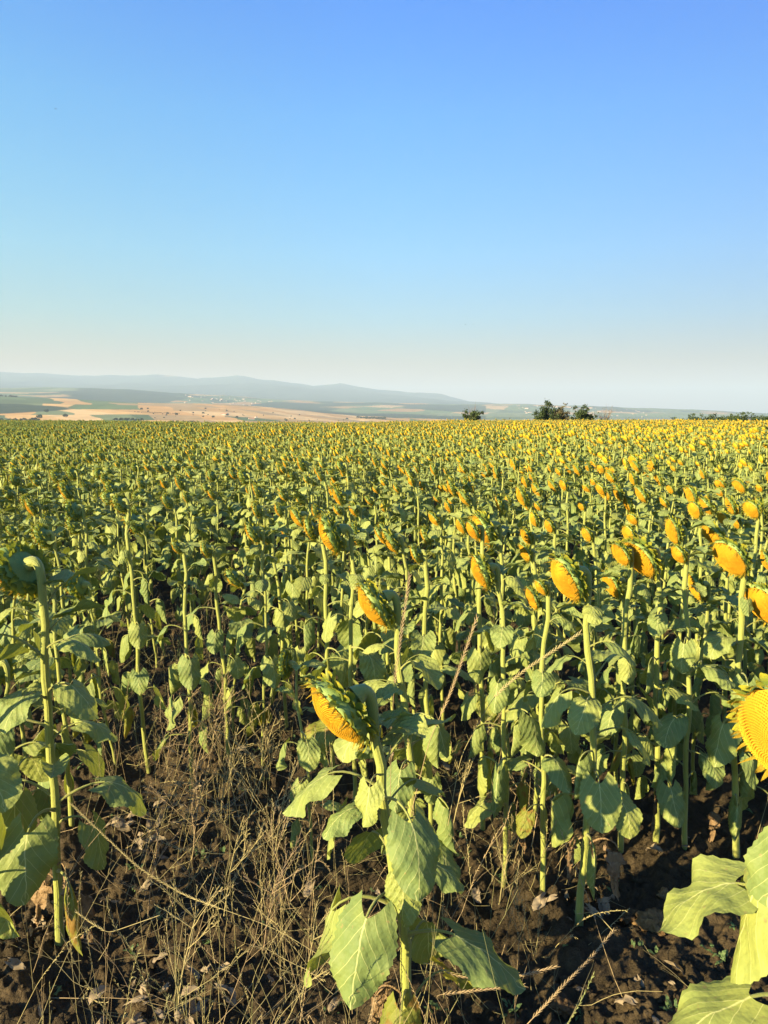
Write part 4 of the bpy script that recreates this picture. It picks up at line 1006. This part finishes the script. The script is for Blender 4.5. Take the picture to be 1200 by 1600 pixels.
spike([(700, 1590, 1.85), (680, 1555, 1.85), (740, 1548, 1.84), (820, 1540, 1.84)], 'golden grass spike just under the upper lying one', M_STRAWR, .0013, .6)
spike([(700, 1290, 2.3), (720, 1180, 2.25), (770, 1090, 2.2), (815, 1050, 2.2), (905, 990, 2.2)], 'long dry spike slanting up towards the leafy right sunflower', M_STRAW, .0012, .5)
spike([(640, 1280, 2.35), (670, 1160, 2.3), (705, 1080, 2.3), (745, 965, 2.3)], 'tall pinkish spike rising right of the branching sunflower', M_STRAWR, .0012, .5)
spike([(610, 1250, 2.3), (612, 1130, 2.25), (618, 1050, 2.2), (640, 900, 2.2)], 'upright thin brown spike crossing in front of the branching sunflower', M_STRAWR, .0011, .45)
spike([(560, 1530, 2.1), (430, 1450, 2.2), (290, 1400, 2.3), (215, 1355, 2.3), (110, 1255, 2.3)], 'long grass spike leaning left through the weedy gap to the tall left sunflower', M_STRAW, .0013, .6)
spike([(250, 1430, 2.2), (170, 1458, 2.2), (140, 1440, 2.2), (120, 1425, 2.2)], 'green tinted spike lying beside the foot of the tall left sunflower', M_STRAW, .0013, .6)
# low green weeds
gw = MB()
for k in range(150):
    while True:
        d = 1.7+5*rc.rand(); a = rc.uniform(-.58, .58); x, y = d*math.sin(a), d*math.cos(a)
        if fbm(np.array([x*1.1+8]), np.array([y*1.1]), 2, 99)[0] > -.1: break
    z = gz(x, y)
    for j in range(rc.randint(5, 14)):
        th = rc.uniform(0, 6.28); L = rc.uniform(.015, .05); e = rc.uniform(.15, 1.1); dd = np.array([math.cos(th)*math.cos(e), math.sin(th)*math.cos(e), math.sin(e)]); sdv = np.array([-math.sin(th), math.cos(th), 0])*L*.16
        b_ = np.array([x, y, z-.003])+rc.randn(3)*[.012, .012, 0]
        gw.add(np.array([b_-sdv*.4, b_+sdv*.4, b_+dd*L*.55+sdv, b_+dd*L*.55-sdv, b_+dd*L+[0, 0, -.2*L]]), [(0, 1, 2, 3)]); gw.add(np.array([b_+dd*L*.55-sdv, b_+dd*L*.55+sdv, b_+dd*L+[0, 0, -.25*L]]), [(0, 1, 2)])
tag(link('green_weeds', gw.mesh('green_weeds', [M_WEED])), 'low grey green weeds sprouting from the soil', None, None, 'stuff')

# ------------------------------------------------------------------ birds
M_BIRD = simple_material('bird_plumage', (.05, .05, .055), (.09, .09, .1), 3, .8, .1, .1)
def bird(px, py, y, label, span=.5, tilt=0):
    p = at_y(px, py, y); mb = MB()
    t = np.linspace(-1, 1, 9)
    mb.tube(np.array([(0, -.16, 0), (0, -.1, .0), (0, 0, .01), (0, .1, 0), (0, .2, 0)])*span/.5, np.array([.01, .035, .045, .03, .008])*span/.5, 8)
    P = np.stack([np.stack([t*span/2, -.02-.07*np.abs(t)**1.5, .08*np.abs(t)-.05*t**2], 1), np.stack([t*span/2, .07-.04*np.abs(t)-.02, .08*np.abs(t)-.05*t**2+.004], 1)])
    wg = MB(); wg.grid(P); tl = MB(); tl.grid(np.array([[(-.015, -.12, 0), (.015, -.12, 0)], [(-.05, -.27, 0), (.05, -.27, 0)]])*span/.5)
    o = link('bird', mb.mesh('bird', [M_BIRD]), None, p); o.rotation_euler = (0, tilt, .9); tag(o, label, 'bird')
    link('wings', wg.mesh('wings', [M_BIRD]), o); link('tail', tl.mesh('tail', [M_BIRD]), o)
bird(87, 170, 170, 'tiny dark bird high in the blue sky at left', .7, .1)
bird(727, 507, 200, 'faint distant bird low in the sky, the left one of two', .35, .4)
bird(739, 507, 200, 'faint distant bird low in the sky, the right one of two', .4, -.3)
